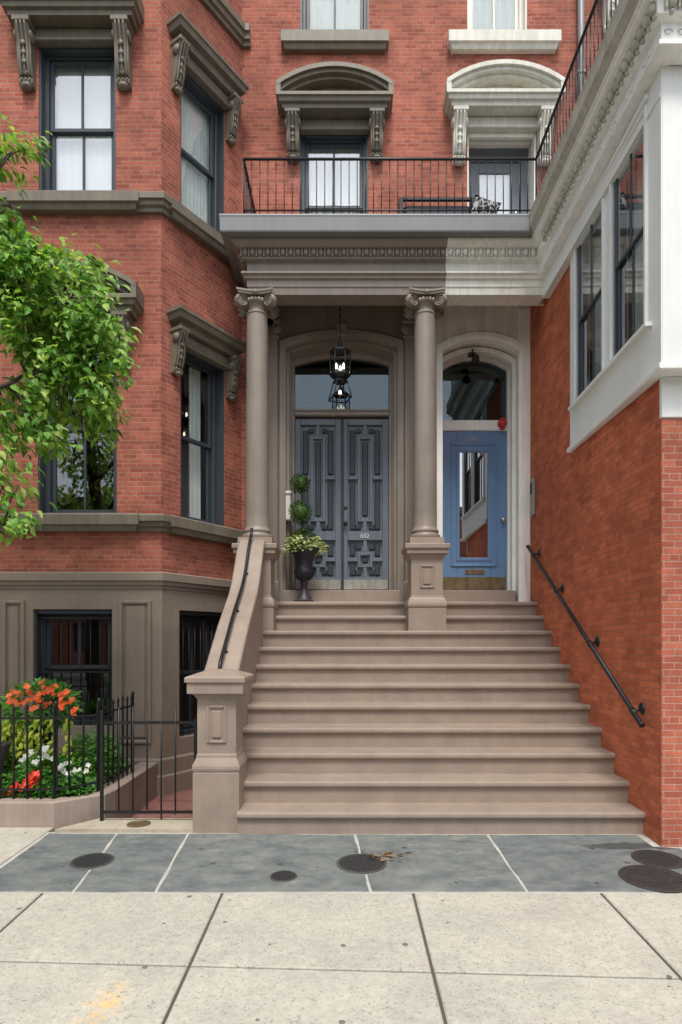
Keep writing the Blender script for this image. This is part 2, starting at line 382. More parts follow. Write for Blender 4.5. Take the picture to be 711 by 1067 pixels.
def wall(mb, x0, x1, z0, z1, holes, y0=0., y1=.3):
    xs = sorted({x0, x1, *[h[0] for h in holes], *[h[1] for h in holes]}); zs = sorted({z0, z1, *[h[2] for h in holes], *[h[3] for h in holes]})
    ins = lambda a, b: any(h[0] < a < h[1] and h[2] < b < h[3] for h in holes)
    for i in range(len(xs) - 1):
        for j in range(len(zs) - 1):
            a, b, c, d = xs[i], xs[i + 1], zs[j], zs[j + 1]
            if ins((a + b) / 2, (c + d) / 2): continue
            mb.add([(a, y0, c), (b, y0, c), (b, y0, d), (a, y0, d)], [(0, 1, 2, 3)])
            mb.add([(a, y1, c), (b, y1, c), (b, y1, d), (a, y1, d)], [(3, 2, 1, 0)])
    for (a, b, c, d) in holes:
        mb.add([(a, y0, c), (b, y0, c), (b, y0, d), (a, y0, d), (a, y1, c), (b, y1, c), (b, y1, d), (a, y1, d)],
               [(0, 4, 5, 1), (1, 5, 6, 2), (2, 6, 7, 3), (3, 7, 4, 0)])
    mb.add([(x0, y0, z0), (x1, y0, z0), (x1, y0, z1), (x0, y0, z1), (x0, y1, z0), (x1, y1, z0), (x1, y1, z1), (x0, y1, z1)],
           [(0, 1, 5, 4), (1, 2, 6, 5), (2, 3, 7, 6), (3, 0, 4, 7)])
def arc(xc, half, z0, zs, rise, n=14):
    pts = [(xc - half, z0)]
    Rr = (half * half + rise * rise) / (2 * rise); a = math.asin(half / Rr)
    for i in range(n + 1):
        t = -a + 2 * a * i / n; pts.append((xc + Rr * math.sin(t), zs + rise - Rr + Rr * math.cos(t)))
    pts.append((xc + half, z0)); return pts

# ------------------------------------------------------------------ building pieces
def curtain(parent, xf, x0, x1, y, z0, z1, m, amp=.012, n=46, name='curtain'):
    mb = MB(xf); vs = []; ph = random.random() * 6; fs = []
    for i in range(n + 1):
        x = x0 + (x1 - x0) * i / n; yy = y + amp * math.sin(ph + i * 1.1) + amp * .6 * math.sin(ph * 2 + i * .43)
        vs += [(x, yy, z0), (x, yy * .5 + y * .5, z1), (x, yy + .012, z0), (x, yy * .5 + y * .5 + .012, z1)]
    for i in range(n):
        a = i * 4; b = a + 4; fs += [(a, b, b + 1, a + 1), (a + 2, a + 3, b + 3, b + 2)]
    mb.add(vs, fs, True); return mb.build(name, m, parent)
def window(parent, xf, xc, w, z0, z1, d=.12, muntin=True, m='sash', gl='glass', cur=None, frame=.07, mid=None, name='window', cur_amp=.012, q=.045, thin=False):
    """double-hung window filling an opening; local frame xf"""
    x0, x1 = xc - w / 2, xc + w / 2
    mb = MB(xf); F_ = frame
    mb.box(x0, x0 + F_, d, d + .11, z0, z1, .006); mb.box(x1 - F_, x1, d, d + .11, z0, z1, .006)
    mb.box(x0 + F_, x1 - F_, d, d + .11, z1 - F_, z1, .006); mb.box(x0 + F_, x1 - F_, d + .004, d + .11, z0, z0 + F_ * .8, .006)
    a, b = x0 + F_, x1 - F_; zm = mid if mid else (z0 + z1) / 2; e_ = (0, .022) if thin else (.03, .065); st = .022 if thin else .035
    for (lo, hi, dd) in ((zm - .02, z1 - F_, d + e_[0] + .001), (z0 + F_ * .8, zm + .025, d + e_[1])):
        mb.box(a, a + q, dd, dd + st, lo, hi, .004); mb.box(b - q, b, dd, dd + st, lo, hi, .004)
        mb.box(a + q, b - q, dd, dd + st, hi - q, hi, .004); mb.box(a + q, b - q, dd, dd + st, lo, lo + q, .004)
        if muntin: mb.box((a + b) / 2 - .013, (a + b) / 2 + .013, dd + .002, dd + st - .002, lo + q, hi - q, .004)
    if not thin: mb.box(x0 - .002, x0 + .022, .012, d + .02, z0, z1); mb.box(x1 - .022, x1 + .002, .012, d + .02, z0, z1); mb.box(x0 + .022, x1 - .022, .012, d + .02, z1 - .05, z1 + .002)
    o = mb.build(name, m, parent)
    g = MB(xf)
    for (lo, hi, dd) in ((zm - .02, z1 - F_, d + e_[0] + st * .5), (z0 + F_ * .8, zm + .025, d + e_[1] + st * .5)):
        g.box(a + q * .5, b - q * .5, dd, dd + .004, lo + q * .5, hi - q * .5)
    g.build('pane', gl, o)
    if cur == 'full':
        curtain(o, xf, a, (a + b) / 2 + .01, d + .125, z0 + .03, z1 - .03, M['curtain'], cur_amp, 30)
        curtain(o, xf, (a + b) / 2 + .012, b, d + .127, z0 + .03, z1 - .03, M['curtain'], cur_amp, 30)
    elif cur == 'blind':
        mb = MB(xf); mb.box(a, b, d + .122, d + .127, zm + .02, z1 - .04); mb.build('blind', 'curtain', o)
        curtain(o, xf, a, (a + b) / 2 + .008, d + .135, z0 + .03, zm + .1, M['curtain'], .006, 24)
        curtain(o, xf, (a + b) / 2 + .01, b, d + .137, z0 + .03, zm + .1, M['curtain'], .006, 24)
    elif cur == 'dim':
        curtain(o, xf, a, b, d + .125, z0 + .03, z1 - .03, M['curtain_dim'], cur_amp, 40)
    elif cur == 'side':
        curtain(o, xf, b - w * .34, b - w * .06, d + .19, z0 + .05, z1 - .05, M['curtain'], .02, 18)
    return o
def bracket(parent, xf, xc, z1, dep, h, w, m):
    mb = MB(xf)
    # scrolled console: bulging top, waist, curled foot
    prof = []
    for i in range(25):
        t = i / 24
        o = dep * (.30 + .62 * (math.cos(t * math.pi * .95) * .5 + .5) + .08 * math.cos(t * 9)) if t < .86 else dep * (.26 + .16 * math.sin((t - .86) / .14 * math.pi))
        prof.append((-o, z1 - t * h))
    poly = [(.02, z1)] + prof + [(.02, z1 - h)]
    mb.prism([(a, b) for a, b in poly], xc - w * .5, xc + w * .5, 'x')
    # abacus, ribs, side scrolls and foot drop
    mb.box(xc - w * .62, xc + w * .62, -dep * 1.08, .01, z1 - h * .09, z1 + .002, .008)
    for sx in (-1, 0, 1):
        mb.tube([(xc + sx * w * .28, p[0] - .006, p[1]) for p in prof[2:]], w * .1, 6)
    for sx in (-1, 1):
        mb.lathe([(.001, 0), (dep * .3, .0), (dep * .34, .012), (dep * .2, .02), (dep * .12, .03), (.001, .03)], (0, 0), 14,
                 xf=Matrix.Translation((xc + sx * w * .5, -dep * .55, z1 - h * .24)) @ Matrix.Rotation(sx * math.pi / 2, 4, 'Y'), caps=False)
    for i in range(4): mb.ball((xc, prof[8 + i * 4][0] - .008, z1 - h * (.38 + .14 * i)), (w * .2, .02, h * .05), 8, 5)
    mb.ball((xc, -dep * .3, z1 - h * 1.0), (w * .42, dep * .26, h * .06), 10, 6)
    return mb.build('bracket', m, parent)
def hood(house, xf, xc, half, z0, proj, m, arched=True, bh=.6, bw=.16, frieze=True, bx=None, arch_rise=.25):
    """cornice hood over an opening; z0 = underside"""
    mb = MB(xf)
    path = [(xc - half + proj, .02), (xc - half + proj, 0), (xc + half - proj, 0), (xc + half - proj, .02)]
    pj = proj
    prof = [(-.05, z0 + .17), (pj - .01, z0 + .165), (pj, z0 + .15), (pj, z0 + .115), (pj - .025, z0 + .105), (pj - .035, z0 + .06), (pj - .07, z0 + .05), (pj - .075, z0), (-.05, z0)]
    if not arched:
        prof = [(-.05, z0 + .25), (0, z0 + .245), (pj - .02, z0 + .20), (pj, z0 + .19), (pj, z0 + .155), (pj - .02, z0 + .145), (pj - .035, z0 + .085), (pj - .10, z0 + .075), (pj - .115, z0 + .0), (-.05, z0)]
    q = half - pj
    path = [(xc - q, .1), (xc - q, 0), (xc + q, 0), (xc + q, .1)]
    mb.sweep(path, prof)
    if arched:
        zb = z0 + .13; r = arch_rise
        for (o, th0, th1, pp) in ((0, 0, .05, pj), (.012, .05, .095, pj - .035), (.02, .095, .14, pj - .09)):
            A = arc(xc, half - o - th0 * .4, zb, zb + .16 - th0, r)[1:-1]
            B = arc(xc, half - o - th0 * .4 - .02, zb, zb + .16 - th1, r - .006)[1:-1]
            mb.strip(A, B, -pp, .05)
        A = arc(xc, half - .06, zb, zb + .04, r)[1:-1]; B = [(p[0], zb - .01) for p in A]
        mb.strip(A, B, -.09, .05)
        for sx in (-1, 1):
            mb.box(xc + sx * (half - .03) - .03, xc + sx * (half - .03) + .03, -pj + .004, .02, z0 + .12, zb + .155)
    if frieze:
        bxx = bx if bx else half - pj * .55
        mb.box(xc - bxx + bw * .4, xc + bxx - bw * .4, -.06, .02, z0 - .13, z0 - .012)
        mb.box(xc - bxx + bw * .4, xc + bxx - bw * .4, -.085, .02, z0 - .165, z0 - .13, .008)
    o = mb.build('window_hood', m, house)
    bxx = bx if bx else half - pj * .55
    for sx in (-1, 1): bracket(o, xf, xc + sx * bxx, z0 - .002, proj * .72, bh, bw, m)
    return o
def sill(parent, xf, x0, x1, z0, z1, m, proj=.1, name='window_sill'):
    mb = MB(xf); mb.sweep([(x0, .05), (x0, 0), (x1, 0), (x1, .05)],
        [(-.04, z1), (proj - .02, z1 - .01), (proj, z1 - .03), (proj, z0 + .07), (proj - .03, z0 + .055), (proj - .045, z0 + .01), (proj - .05, z0), (-.04, z0)])
    return mb.build(name, m, parent)

# ------------------------------------------------------------------ GROUND
def gz(y): return -.03 * (5.2 - y) if y < 5.2 else 0.
mb = MB(); mb.add([(-200, -200, -.36), (200, -200, -.36), (200, 200, -.36), (-200, 200, -.36)], [(0, 1, 2, 3)])
mb.build('ground', 'soil', kind='structure')
mb = MB(); mb.box(-60, 60, -17, -.95, -.5, -.325); mb.build('road', 'asphalt', kind='structure')
mb = MB()
for i in range(-12, 12): mb.box(i * 2.4 + .005, i * 2.4 + 2.395, -.95, -.75, -.5, gz(-.75) - .002, .012)
mb.build('kerb', 'granite', kind='structure')
def slab(mb, pts, th=.07, rough=.0, z=0.):
    if rough:
        out_ = []
        for i, p in enumerate(pts):
            a, b2 = Vector(p), Vector(pts[(i + 1) % len(pts)]); k = max(2, int((b2 - a).length / .12)); nn = Vector((b2.y - a.y, a.x - b2.x)).normalized(); w_ = 0
            for j in range(k):
                w_ = w_ * .6 + random.gauss(0, rough); q = a.lerp(b2, j / k) + nn * (0 if j == 0 else w_); out_.append((q.x, q.y))
        pts = out_
    b = .006; n = len(pts); c = Vector((sum(p[0] for p in pts) / n, sum(p[1] for p in pts) / n))
    top = []; edge = []; bot = []
    for p in pts:
        d = (c - Vector(p)).normalized() * b * 1.6
        top.append((p[0] + d.x, p[1] + d.y, gz(p[1] + d.y) + z)); edge.append((p[0], p[1], gz(p[1]) + z - b)); bot.append((p[0], p[1], gz(p[1]) + z - th))
    vs = top + edge + bot
    fs = [tuple(range(n))] + [(i, n + i, n + (i + 1) % n, (i + 1) % n) for i in range(n)] + [(n + i, 2 * n + i, 2 * n + (i + 1) % n, n + (i + 1) % n) for i in range(n)]
    fs = [tuple(reversed(f)) if k else f for k, f in enumerate(fs)]
    mb.add(vs, fs)
mb = MB()
J = .0085
yl = lambda x: 3.135 - .0455 * x            # cross joint wanders a little off square
xs = [-10.4, -9.2, -8, -6.8, -5.6, -4.4, -3.2, -1.985, -.807, .445, 1.676, 2.9, 4.1, 5.3, 6.5, 7.7]
for i in range(len(xs) - 1):
    a, b = xs[i] + J, xs[i + 1] - J
    slab(mb, [(a, yl(a) + J), (b, yl(b) + J), (b, 4.02), (a, 4.02)])
    for k in range(3):
        slab(mb, [(a, yl(a) - 1.29 * (k + 1) + J), (b, yl(b) - 1.29 * (k + 1) + J), (b, yl(b) - 1.29 * k - J), (a, yl(a) - 1.29 * k - J)])
    if b < -2.6: slab(mb, [(a, 4.04), (b, 4.04), (b, 5.325), (a, 5.325)])
slab(mb, [(-3.2 + J, 4.04), (-2.53, 4.04), (-2.53, 5.325), (-3.2 + J, 5.325)])
mb.build('pavement', 'concrete', kind='structure')
mb = MB(); vs = []
mb.add([(-60, -.76, gz(-.76) - .012), (60, -.76, gz(-.76) - .012), (60, 4.03, gz(4.03) - .012), (-60, 4.03, gz(4.03) - .012), (60, 5.45, -.012), (-60, 5.45, -.012)],
       [(0, 1, 2, 3), (3, 2, 4, 5)])
mb.build('pavement_bed', 'joint', kind='structure')
mb = MB(); RG = .0035
bs = [((-2.5, 5.17), (-2.5, 4.045)), ((-1.92, 5.16), (-1.795, 4.04)), ((-1.32, 5.155), (-1.25, 4.04)), ((.08, 5.135), (.17, 4.04)), ((1.19, 5.13), (1.2, 4.045)), ((2.64, 5.13), (2.62, 4.045)), ((4.2, 5.1), (4.2, 4.045))]
g_ = .0075
for i in range(len(bs) - 1):
    (a0, ay0), (a1, ay1) = bs[i]; (b0, by0), (b1, by1) = bs[i + 1]
    if i == 4: slab(mb, [(a1 + g_, ay1), (b1 - g_, by1), (b0 - g_, 4.82), (b0 - .2, 4.86), (b0 - .2, by0), (a0 + g_, ay0)], rough=RG)
    elif i == 5: slab(mb, [(a1 + g_, ay1), (b1, by1), (b0, 4.82), (a0 + g_, 4.82)], rough=RG)
    else: slab(mb, [(a1 + g_, ay1), (b1 - g_, by1), (b0 - g_, by0), (a0 + g_, ay0)], rough=RG)
mb.build('bluestone_paving', 'bluestone', kind='structure')
mb = MB(); mb.add([(-2.52, 4.022, gz(4.022) - .004), (4.2, 4.022, gz(4.022) - .004), (4.2, 5.2, -.004), (-2.52, 5.2, -.004)], [(0, 1, 2, 3)])
mb.build('paving_mortar', 'mortar', kind='structure')
# entry strip and brick area in front of the bay
mb = MB(); mb.prism([(-2.45, 5.18), (-1.285, 5.175), (-1.285, 5.50), (-2.2, 5.50)], -.3, .028, 'z'); mb.build('entry_path', 'concrete_tan', kind='structure')
mb = MB(); mb.box(-2.3, -1.2, 5.505, 8.3, -.3, -.17); mb.build('areaway_floor', 'brick_floor', kind='structure')
# far side
mb = MB(); mb.box(-60, 60, -22, -17.2, -.4, -.2); mb.build('far_pavement', 'concrete', kind='structure')

# ------------------------------------------------------------------ LEFT HOUSE
FY = 8.3
house = thing('row_house', (-3, 9, 0), 'red brick row house with brown stone base, brown trim and angled bay', 'house')
XI, ZT = 1.22, 12.4
BAY = [(-4.80, FY), (-4.05, 7.17), (-2.15, 7.17), (-1.40, FY)]
fx = frame_xf((0, FY), 0)
W1 = (-.62, .31, 6.62, 8.50); W2 = (-.61, .32, 9.79, 11.7)
def plate(mb, x0, x1, z0, z1, path, y0, y1):
    A = []
    for i, p in enumerate(path):
        if i == 0: A.append((x0, z0))
        elif i == len(path) - 1: A.append((x1, z0))
        elif i == 1: A.append((x0, z1))
        elif i == len(path) - 2: A.append((x1, z1))
        else: A.append((p[0], z1))
    mb.strip(A, path, y0, y1)
mb = MB(fx)
wall(mb, -1.40, XI, 6.36, ZT, [W1, W2]); wall(mb, -1.40, -1.19, 0, 6.36, [])
wall(mb, -9, -4.80, 0, ZT, [])
mb.build('wall', 'brick', house)
# bay walls
ang = math.atan2(FY - 7.17, .75); FL = math.hypot(.75, FY - 7.17)
xr = frame_xf(BAY[2], ang); xl = frame_xf(BAY[0], -ang); xfr = frame_xf((0, 7.17), 0)
BC = -3.13
fh = {'b': (BC - .46 - .04, BC + .42, .62, 1.985), 'g': (BC - .46, BC + .46, 3.09, 5.22), 'u': (BC - .45, BC + .45, 6.80, 8.58), 't': (BC - .45, BC + .45, 9.87, 11.7)}
rc = .66
rh_ = {'b': (.24, 1.0, .45, 1.985), 'g': (rc - .37, rc + .37, 3.09, 5.22), 'u': (rc - .37, rc + .37, 6.80, 8.58), 't': (rc - .37, rc + .37, 9.87, 11.7)}
for key, (z0, z1), mt, nm in (('lo', (-.3, 2.3), 'brownstone', 'basement_wall'), ('hi', (2.3, ZT), 'brick', 'bay_wall')):
    for xf, (x0, x1), hs in ((xfr, (-4.05, -2.15), fh), (xr, (0, FL), rh_), (xl, (0, FL), {k: (FL - v[1], FL - v[0], v[2], v[3]) for k, v in rh_.items()})):
        mb = MB(xf); y0 = -.035 if key == 'lo' else 0
        hl = [v for k, v in hs.items() if (k == 'b') == (key == 'lo')]
        ex = .02 if key == 'lo' else .0
        wall(mb, x0 - ex, x1 + ex, z0, z1, hl, y0, .26)
        mb.build(nm, mt, house)
# mouldings wrapped round the bay
def band(name, prof, m='trim_brown', path=None):
    mb = MB(); mb.sweep(path or BAY, prof); return mb.build(name, m, house)
band('base_band', [(-.05, 2.42), (.085, 2.415), (.095, 2.40), (.095, 2.315), (.075, 2.30), (.07, 2.265), (.05, 2.255), (.045, 2.22), (-.05, 2.22)], 'brownstone')
band('sill_course', [(-.05, 3.09), (.10, 3.08), (.11, 3.065), (.11, 3.00), (.08, 2.985), (.075, 2.945), (.045, 2.93), (.04, 2.89), (-.05, 2.89)])
band('belt_course', [(-.05, 6.80), (.11, 6.79), (.12, 6.775), (.12, 6.71), (.09, 6.70), (.085, 6.655), (.05, 6.64), (.045, 6.60), (-.05, 6.60)])
band('belt_course', [(-.05, 9.87), (.11, 9.86), (.12, 9.84), (.12, 9.76), (.09, 9.75), (.085, 9.68), (.05, 9.67), (.045, 9.62), (-.05, 9.62)],
     path=BAY[:3] + [(-1.40, FY), (-1.28, FY)])
band('plinth', [(-.05, .26), (.05, .25), (.07, .23), (.07, .06), (.095, .05), (.10, .04), (.10, -.25), (-.05, -.25)], 'brownstone')
for (a, b, z0, z1) in ((BC - .58, BC + .56, 3.085, 3.105),):
    pass
# heavier sills under the openings
for xf, (a, b) in ((xfr, (BC - .62, BC + .62)), (xr, (rc - .47, rc + .47))):
    for (z0, z1) in ((2.885, 3.096), (6.595, 6.806)): sill(house, xf, a, b, z0, z1, 'trim_brown', .135)
# recessed panels of the basement storey: raised frames
def panel_frame(xf, x0, x1, z0, z1, m='brownstone', t=.045, y=-.035, d=.03, name='raised_panel'):
    mb = MB(xf)
    mb.box(x0, x0 + t, y - d, y + .01, z0, z1, .01); mb.box(x1 - t, x1, y - d, y + .01, z0, z1, .01)
    mb.box(x0 + t, x1 - t, y - d, y + .01, z1 - t, z1, .01); mb.box(x0 + t, x1 - t, y - d, y + .01, z0, z0 + t, .01)
    mb.box(x0 + t + .025, x1 - t - .025, y - .018, y + .01, z0 + t + .025, z1 - t - .025, .012)
    mb.build(name, m, house)
panel_frame(xfr, -2.63, -2.25, .42, 2.09); panel_frame(xfr, -3.98, -3.72, .42, 2.09)
# windows
def grille(win, xf, x0, x1, z0, z1, y, n):
    mb = MB(xf)
    for i in range(n): 
        x = x0 + (x1 - x0) * (i + .5) / n; mb.tube([(x, y, z0), (x, y, z1)], .006, 6)
    for z in (z0 + .1, (z0 + z1) / 2 - .05, z1 - .1): mb.box(x0, x1, y - .01, y + .01, z - .012, z + .012)
    mb.build('window_grille', 'iron', win)
a, b, c, d = fh['b']; w = window(house, xfr, (a + b) / 2, b - a, c, d, .10, cur=None); grille(w, xfr, a, b, c, d, .05, 8)
a, b, c, d = fh['g']; window(house, xfr, (a + b) / 2, b - a, c, d, .14)
a, b, c, d = fh['u']; window(house, xfr, (a + b) / 2, b - a, c, d, .10, cur='blind', gl='glass_sky')
a, b, c, d = fh['t']; window(house, xfr, (a + b) / 2, b - a, c, d, .14, cur='full')
a, b, c, d = rh_['b']; w = window(house, xr, (a + b) / 2, b - a, c, d, .12); grille(w, xr, a, b, c, d, .06, 8)
a, b, c, d = rh_['g']; window(house, xr, (a + b) / 2, b - a, c, d, .13, cur='side', muntin=False)
a, b, c, d = rh_['u']; window(house, xr, (a + b) / 2, b - a, c, d, .09, cur='full', muntin=False, cur_amp=.006, gl='glass')
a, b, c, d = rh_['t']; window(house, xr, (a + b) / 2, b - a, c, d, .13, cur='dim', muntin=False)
for k in ('b', 'g', 'u', 't'):
    a, b, c, d = rh_[k]; window(house, xl, FL - (a + b) / 2, b - a, c, d, .13, muntin=False)
# hoods
hood(house, xfr, BC, .78, 5.36, .28, 'trim_brown', True, .55, .15, bx=.56)
hood(house, xfr, BC, .78, 8.72, .28, 'trim_brown', True, .68, .16, bx=.56)
hood(house, xr, rc, .585, 5.32, .24, 'trim_brown', False, .52, .13)
hood(house, xr, rc, .585, 8.72, .24, 'trim_brown', False, .55, .13)
hood(house, xl, FL - rc, .585, 5.32, .24, 'trim_brown', False, .52, .13)
hood(house, fx, -.14, .765, 8.63, .30, 'trim_brown', True, .54, .165, bx=.56)
window(house, fx, (W1[0] + W1[1]) / 2, W1[1] - W1[0], W1[2], W1[3], .08, cur='full', cur_amp=.008, gl='glass_sky')
window(house, fx, (W2[0] + W2[1]) / 2, W2[1] - W2[0], W2[2], W2[3], .13, cur='dim', cur_amp=.02)
sill(house, fx, -.74, .46, 9.55, 9.795, 'trim_brown', .12)
# inside: dark rooms
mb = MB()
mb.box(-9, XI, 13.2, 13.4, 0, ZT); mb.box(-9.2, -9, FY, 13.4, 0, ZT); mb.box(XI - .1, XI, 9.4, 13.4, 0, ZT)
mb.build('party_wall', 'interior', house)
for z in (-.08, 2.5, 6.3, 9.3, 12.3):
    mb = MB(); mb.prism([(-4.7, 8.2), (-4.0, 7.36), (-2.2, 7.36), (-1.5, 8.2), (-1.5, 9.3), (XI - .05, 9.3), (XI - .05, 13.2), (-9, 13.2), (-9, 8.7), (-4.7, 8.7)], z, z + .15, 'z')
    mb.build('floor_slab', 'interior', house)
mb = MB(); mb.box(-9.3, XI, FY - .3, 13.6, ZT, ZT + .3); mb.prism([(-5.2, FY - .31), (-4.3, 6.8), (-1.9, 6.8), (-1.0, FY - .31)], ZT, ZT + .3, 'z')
mb.build('roof', 'trim_brown', house)

# ------------------------------------------------------------------ PORCH BACK WALLS AND DOORS
DC, DH = -.05, .765
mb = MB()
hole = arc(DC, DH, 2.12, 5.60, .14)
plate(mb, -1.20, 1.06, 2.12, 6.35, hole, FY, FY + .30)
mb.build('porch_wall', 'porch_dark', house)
mb = MB()
mb.strip(arc(DC, .835, 2.13, 5.66, .15), arc(DC, .785, 2.13, 5.61, .145), FY - .035, FY + .05)
mb.strip(arc(DC, .785, 2.13, 5.61, .145), arc(DC, .755, 2.13, 5.585, .14), FY - .015, FY + .06)
mb.strip(arc(DC, .765, 2.13, 5.60, .14), arc(DC, .715, 2.13, 5.55, .135), FY + .1, FY + .2)
mb.strip(arc(DC, .74, 2.13, 5.575, .14), arc(DC, .70, 2.13, 5.535, .13), FY + .2, FY + .36)
mb.box(DC - .07, DC + .07, FY - .06, FY + .1, 5.72, 5.9, .02)
fr = mb.build('door_frame', 'porch_brown', house)
mb = MB(); mb.strip(arc(DC, .73, 2.2, 5.56, .14), arc(DC, .66, 2.2, 5.47, .11), FY + .29, FY + .42)
mb.box(DC - .67, DC + .67, FY + .27, FY + .42, 4.765, 4.83, .012); mb.box(DC - .67, DC + .67, FY + .25, FY + .30, 4.82, 4.85, .008)
mb.build('transom_bar', 'porch_brown', house)
mb = MB(); A = arc(DC, .672, 4.85, 5.47, .115); B = [(p[0], 4.85) for p in A]; mb.strip(A, B, FY + .345, FY + .351); mb.build('transom_pane', 'glass_mirror', house)
# hall behind the door
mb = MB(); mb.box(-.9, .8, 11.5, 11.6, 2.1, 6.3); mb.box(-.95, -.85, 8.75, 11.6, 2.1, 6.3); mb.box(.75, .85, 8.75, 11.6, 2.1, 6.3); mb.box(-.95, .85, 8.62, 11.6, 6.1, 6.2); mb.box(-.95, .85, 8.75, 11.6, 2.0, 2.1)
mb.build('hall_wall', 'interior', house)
# double doors
LW, LZ0, LZ1 = .652, 2.335, 4.74; DY = FY + .33
def leaf_door(x0, num):
    sx = LW / 290.; sz = (LZ1 - LZ0) / 980.
    X = lambda u: x0 + (u - 345) * sx
    Z = lambda v: LZ1 - (v - 50) * sz
    mb = MB(); mb.box(x0, x0 + LW, DY + .045, DY + .08, LZ0, LZ1); 
    def bar(u0, u1, v0, v1, y=DY, bv=.006): mb.box(X(u0), X(u1), y, DY + .05, Z(v1), Z(v0), bv)
    bar(345, 380, 50, 1030); bar(597, 635, 50, 1030); bar(380, 597, 50, 86); bar(380, 597, 697, 747); bar(380, 597, 960, 1030)
    y2 = DY + .004
    bar(441, 460, 145, 640, y2); bar(517, 536, 145, 640, y2); bar(460, 517, 145, 166, y2); bar(460, 517, 620, 640, y2)
    bar(477, 500, 86, 145, y2); bar(477, 500, 640, 697, y2); bar(380, 441, 378, 398, y2); bar(536, 597, 378, 398, y2)
    bar(441, 460, 815, 902, y2); bar(517, 536, 815, 902, y2); bar(460, 517, 815, 833, y2); bar(460, 517, 884, 902, y2)
    bar(477, 500, 747, 815, y2); bar(477, 500, 902, 960, y2); bar(380, 441, 848, 868, y2); bar(536, 597, 848, 868, y2)
    o = mb.build('door', 'door_dark', house)
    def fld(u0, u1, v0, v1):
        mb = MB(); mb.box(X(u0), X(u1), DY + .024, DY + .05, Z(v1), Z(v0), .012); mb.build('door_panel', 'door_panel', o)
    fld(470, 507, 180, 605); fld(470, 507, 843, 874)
    for m_ in (0, 1):
        q = (lambda u: u) if not m_ else (lambda u: 977 - u)
        def f2(u0, u1, v0, v1):
            a, b = sorted((q(u0), q(u1))); fld(a, b, v0, v1)
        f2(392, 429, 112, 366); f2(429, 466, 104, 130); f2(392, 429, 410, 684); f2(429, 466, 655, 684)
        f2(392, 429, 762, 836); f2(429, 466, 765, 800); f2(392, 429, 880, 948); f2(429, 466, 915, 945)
    mb = MB(); mb.box(X(350), X(630), DY - .003, DY + .002, Z(1028), Z(972)); mb.build('kick_plate', 'zinc', o)
    return o, X, Z
dl, X, Z = leaf_door(DC - LW - .005, False)
dr, X, Z = leaf_door(DC + .005, True)
mb = MB(); mb.box(DC - .006, DC + .03, DY - .012, DY, LZ0 + .01, LZ1 - .01, .004); mb.build('astragal', 'door_panel', dr)
mb = MB(); k = Matrix.Translation((X(366), DY, Z(650))) @ Matrix.Rotation(R(90), 4, 'X')
mb.lathe([(.03, 0), (.03, .006), (.012, .01), (.012, .035), (.028, .045), (.03, .058), (.02, .07), (.001, .072)], (0, 0), 18, xf=k); mb.build('door_knob', 'urn', dr); mb = MB()
mb.lathe([(.026, 0), (.026, .006), (.018, .012), (.001, .012)], (0, 0), 18, xf=Matrix.Translation((0, 0, .22)) @ k)
mb.build('door_lock', 'urn', dr)
def text(body, loc, size, m, parent, name, ext=.004, rotx=90):
    cu = bpy.data.curves.new(name, 'FONT'); cu.body = body; cu.size = size; cu.extrude = ext; cu.align_x = 'CENTER'; cu.align_y = 'CENTER'
    o = bpy.data.objects.new(name, cu); COL.objects.link(o)
    cu.materials.append(M[m])
    bpy.context.view_layer.update()
    me = bpy.data.meshes.new_from_object(o.evaluated_get(bpy.context.evaluated_depsgraph_get())); bpy.data.objects.remove(o)
    o = bpy.data.objects.new(name, me); COL.objects.link(o); W[o] = I4
    if parent is not None:
        o.parent = parent; loc = W[parent].inverted() @ Vector(loc)
    o.location = loc; o.rotation_euler = (R(rotx), 0, 0); return o
text('652', (X(487), DY - .004, Z(722)), .085, 'offwhite', dr, 'house_number')

# ------------------------------------------------------------------ RIGHT HOUSE
rhouse = thing('row_house', (4, 9, 0), 'red brick row house with cream hoods and cream porch doorway', 'house')
D2 = (1.65, 2.585, 6.62, 8.54); W3 = (1.65, 2.46, 9.79, 11.7); W4 = (3.75, 4.6, 6.9, 8.5); W5 = (3.75, 4.6, 10.2, 11.9)
mb = MB(fx); wall(mb, XI, 7.5, 6.36, ZT, [D2, W3, W4, W5], 0, .36); wall(mb, 2.52, 7.5, 0, 6.36, [], .02, .3); mb.build('wall', 'brick', rhouse)
hood(rhouse, fx, 2.10, .775, 8.66, .30, 'cream_hood', True, .62, .165, bx=.575)
hood(rhouse, fx, 4.17, .775, 10.45, .30, 'cream_hood', True, .66, .165, bx=.62)
sill(rhouse, fx, 1.50, 2.76, 9.55, 9.795, 'cream_hood', .12)
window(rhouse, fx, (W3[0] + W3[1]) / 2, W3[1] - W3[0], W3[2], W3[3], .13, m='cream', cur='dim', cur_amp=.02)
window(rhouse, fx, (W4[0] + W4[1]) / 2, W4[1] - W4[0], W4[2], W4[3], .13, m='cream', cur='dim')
window(rhouse, fx, (W5[0] + W5[1]) / 2, W5[1] - W5[0], W5[2], W5[3], .13, m='cream', cur='dim')
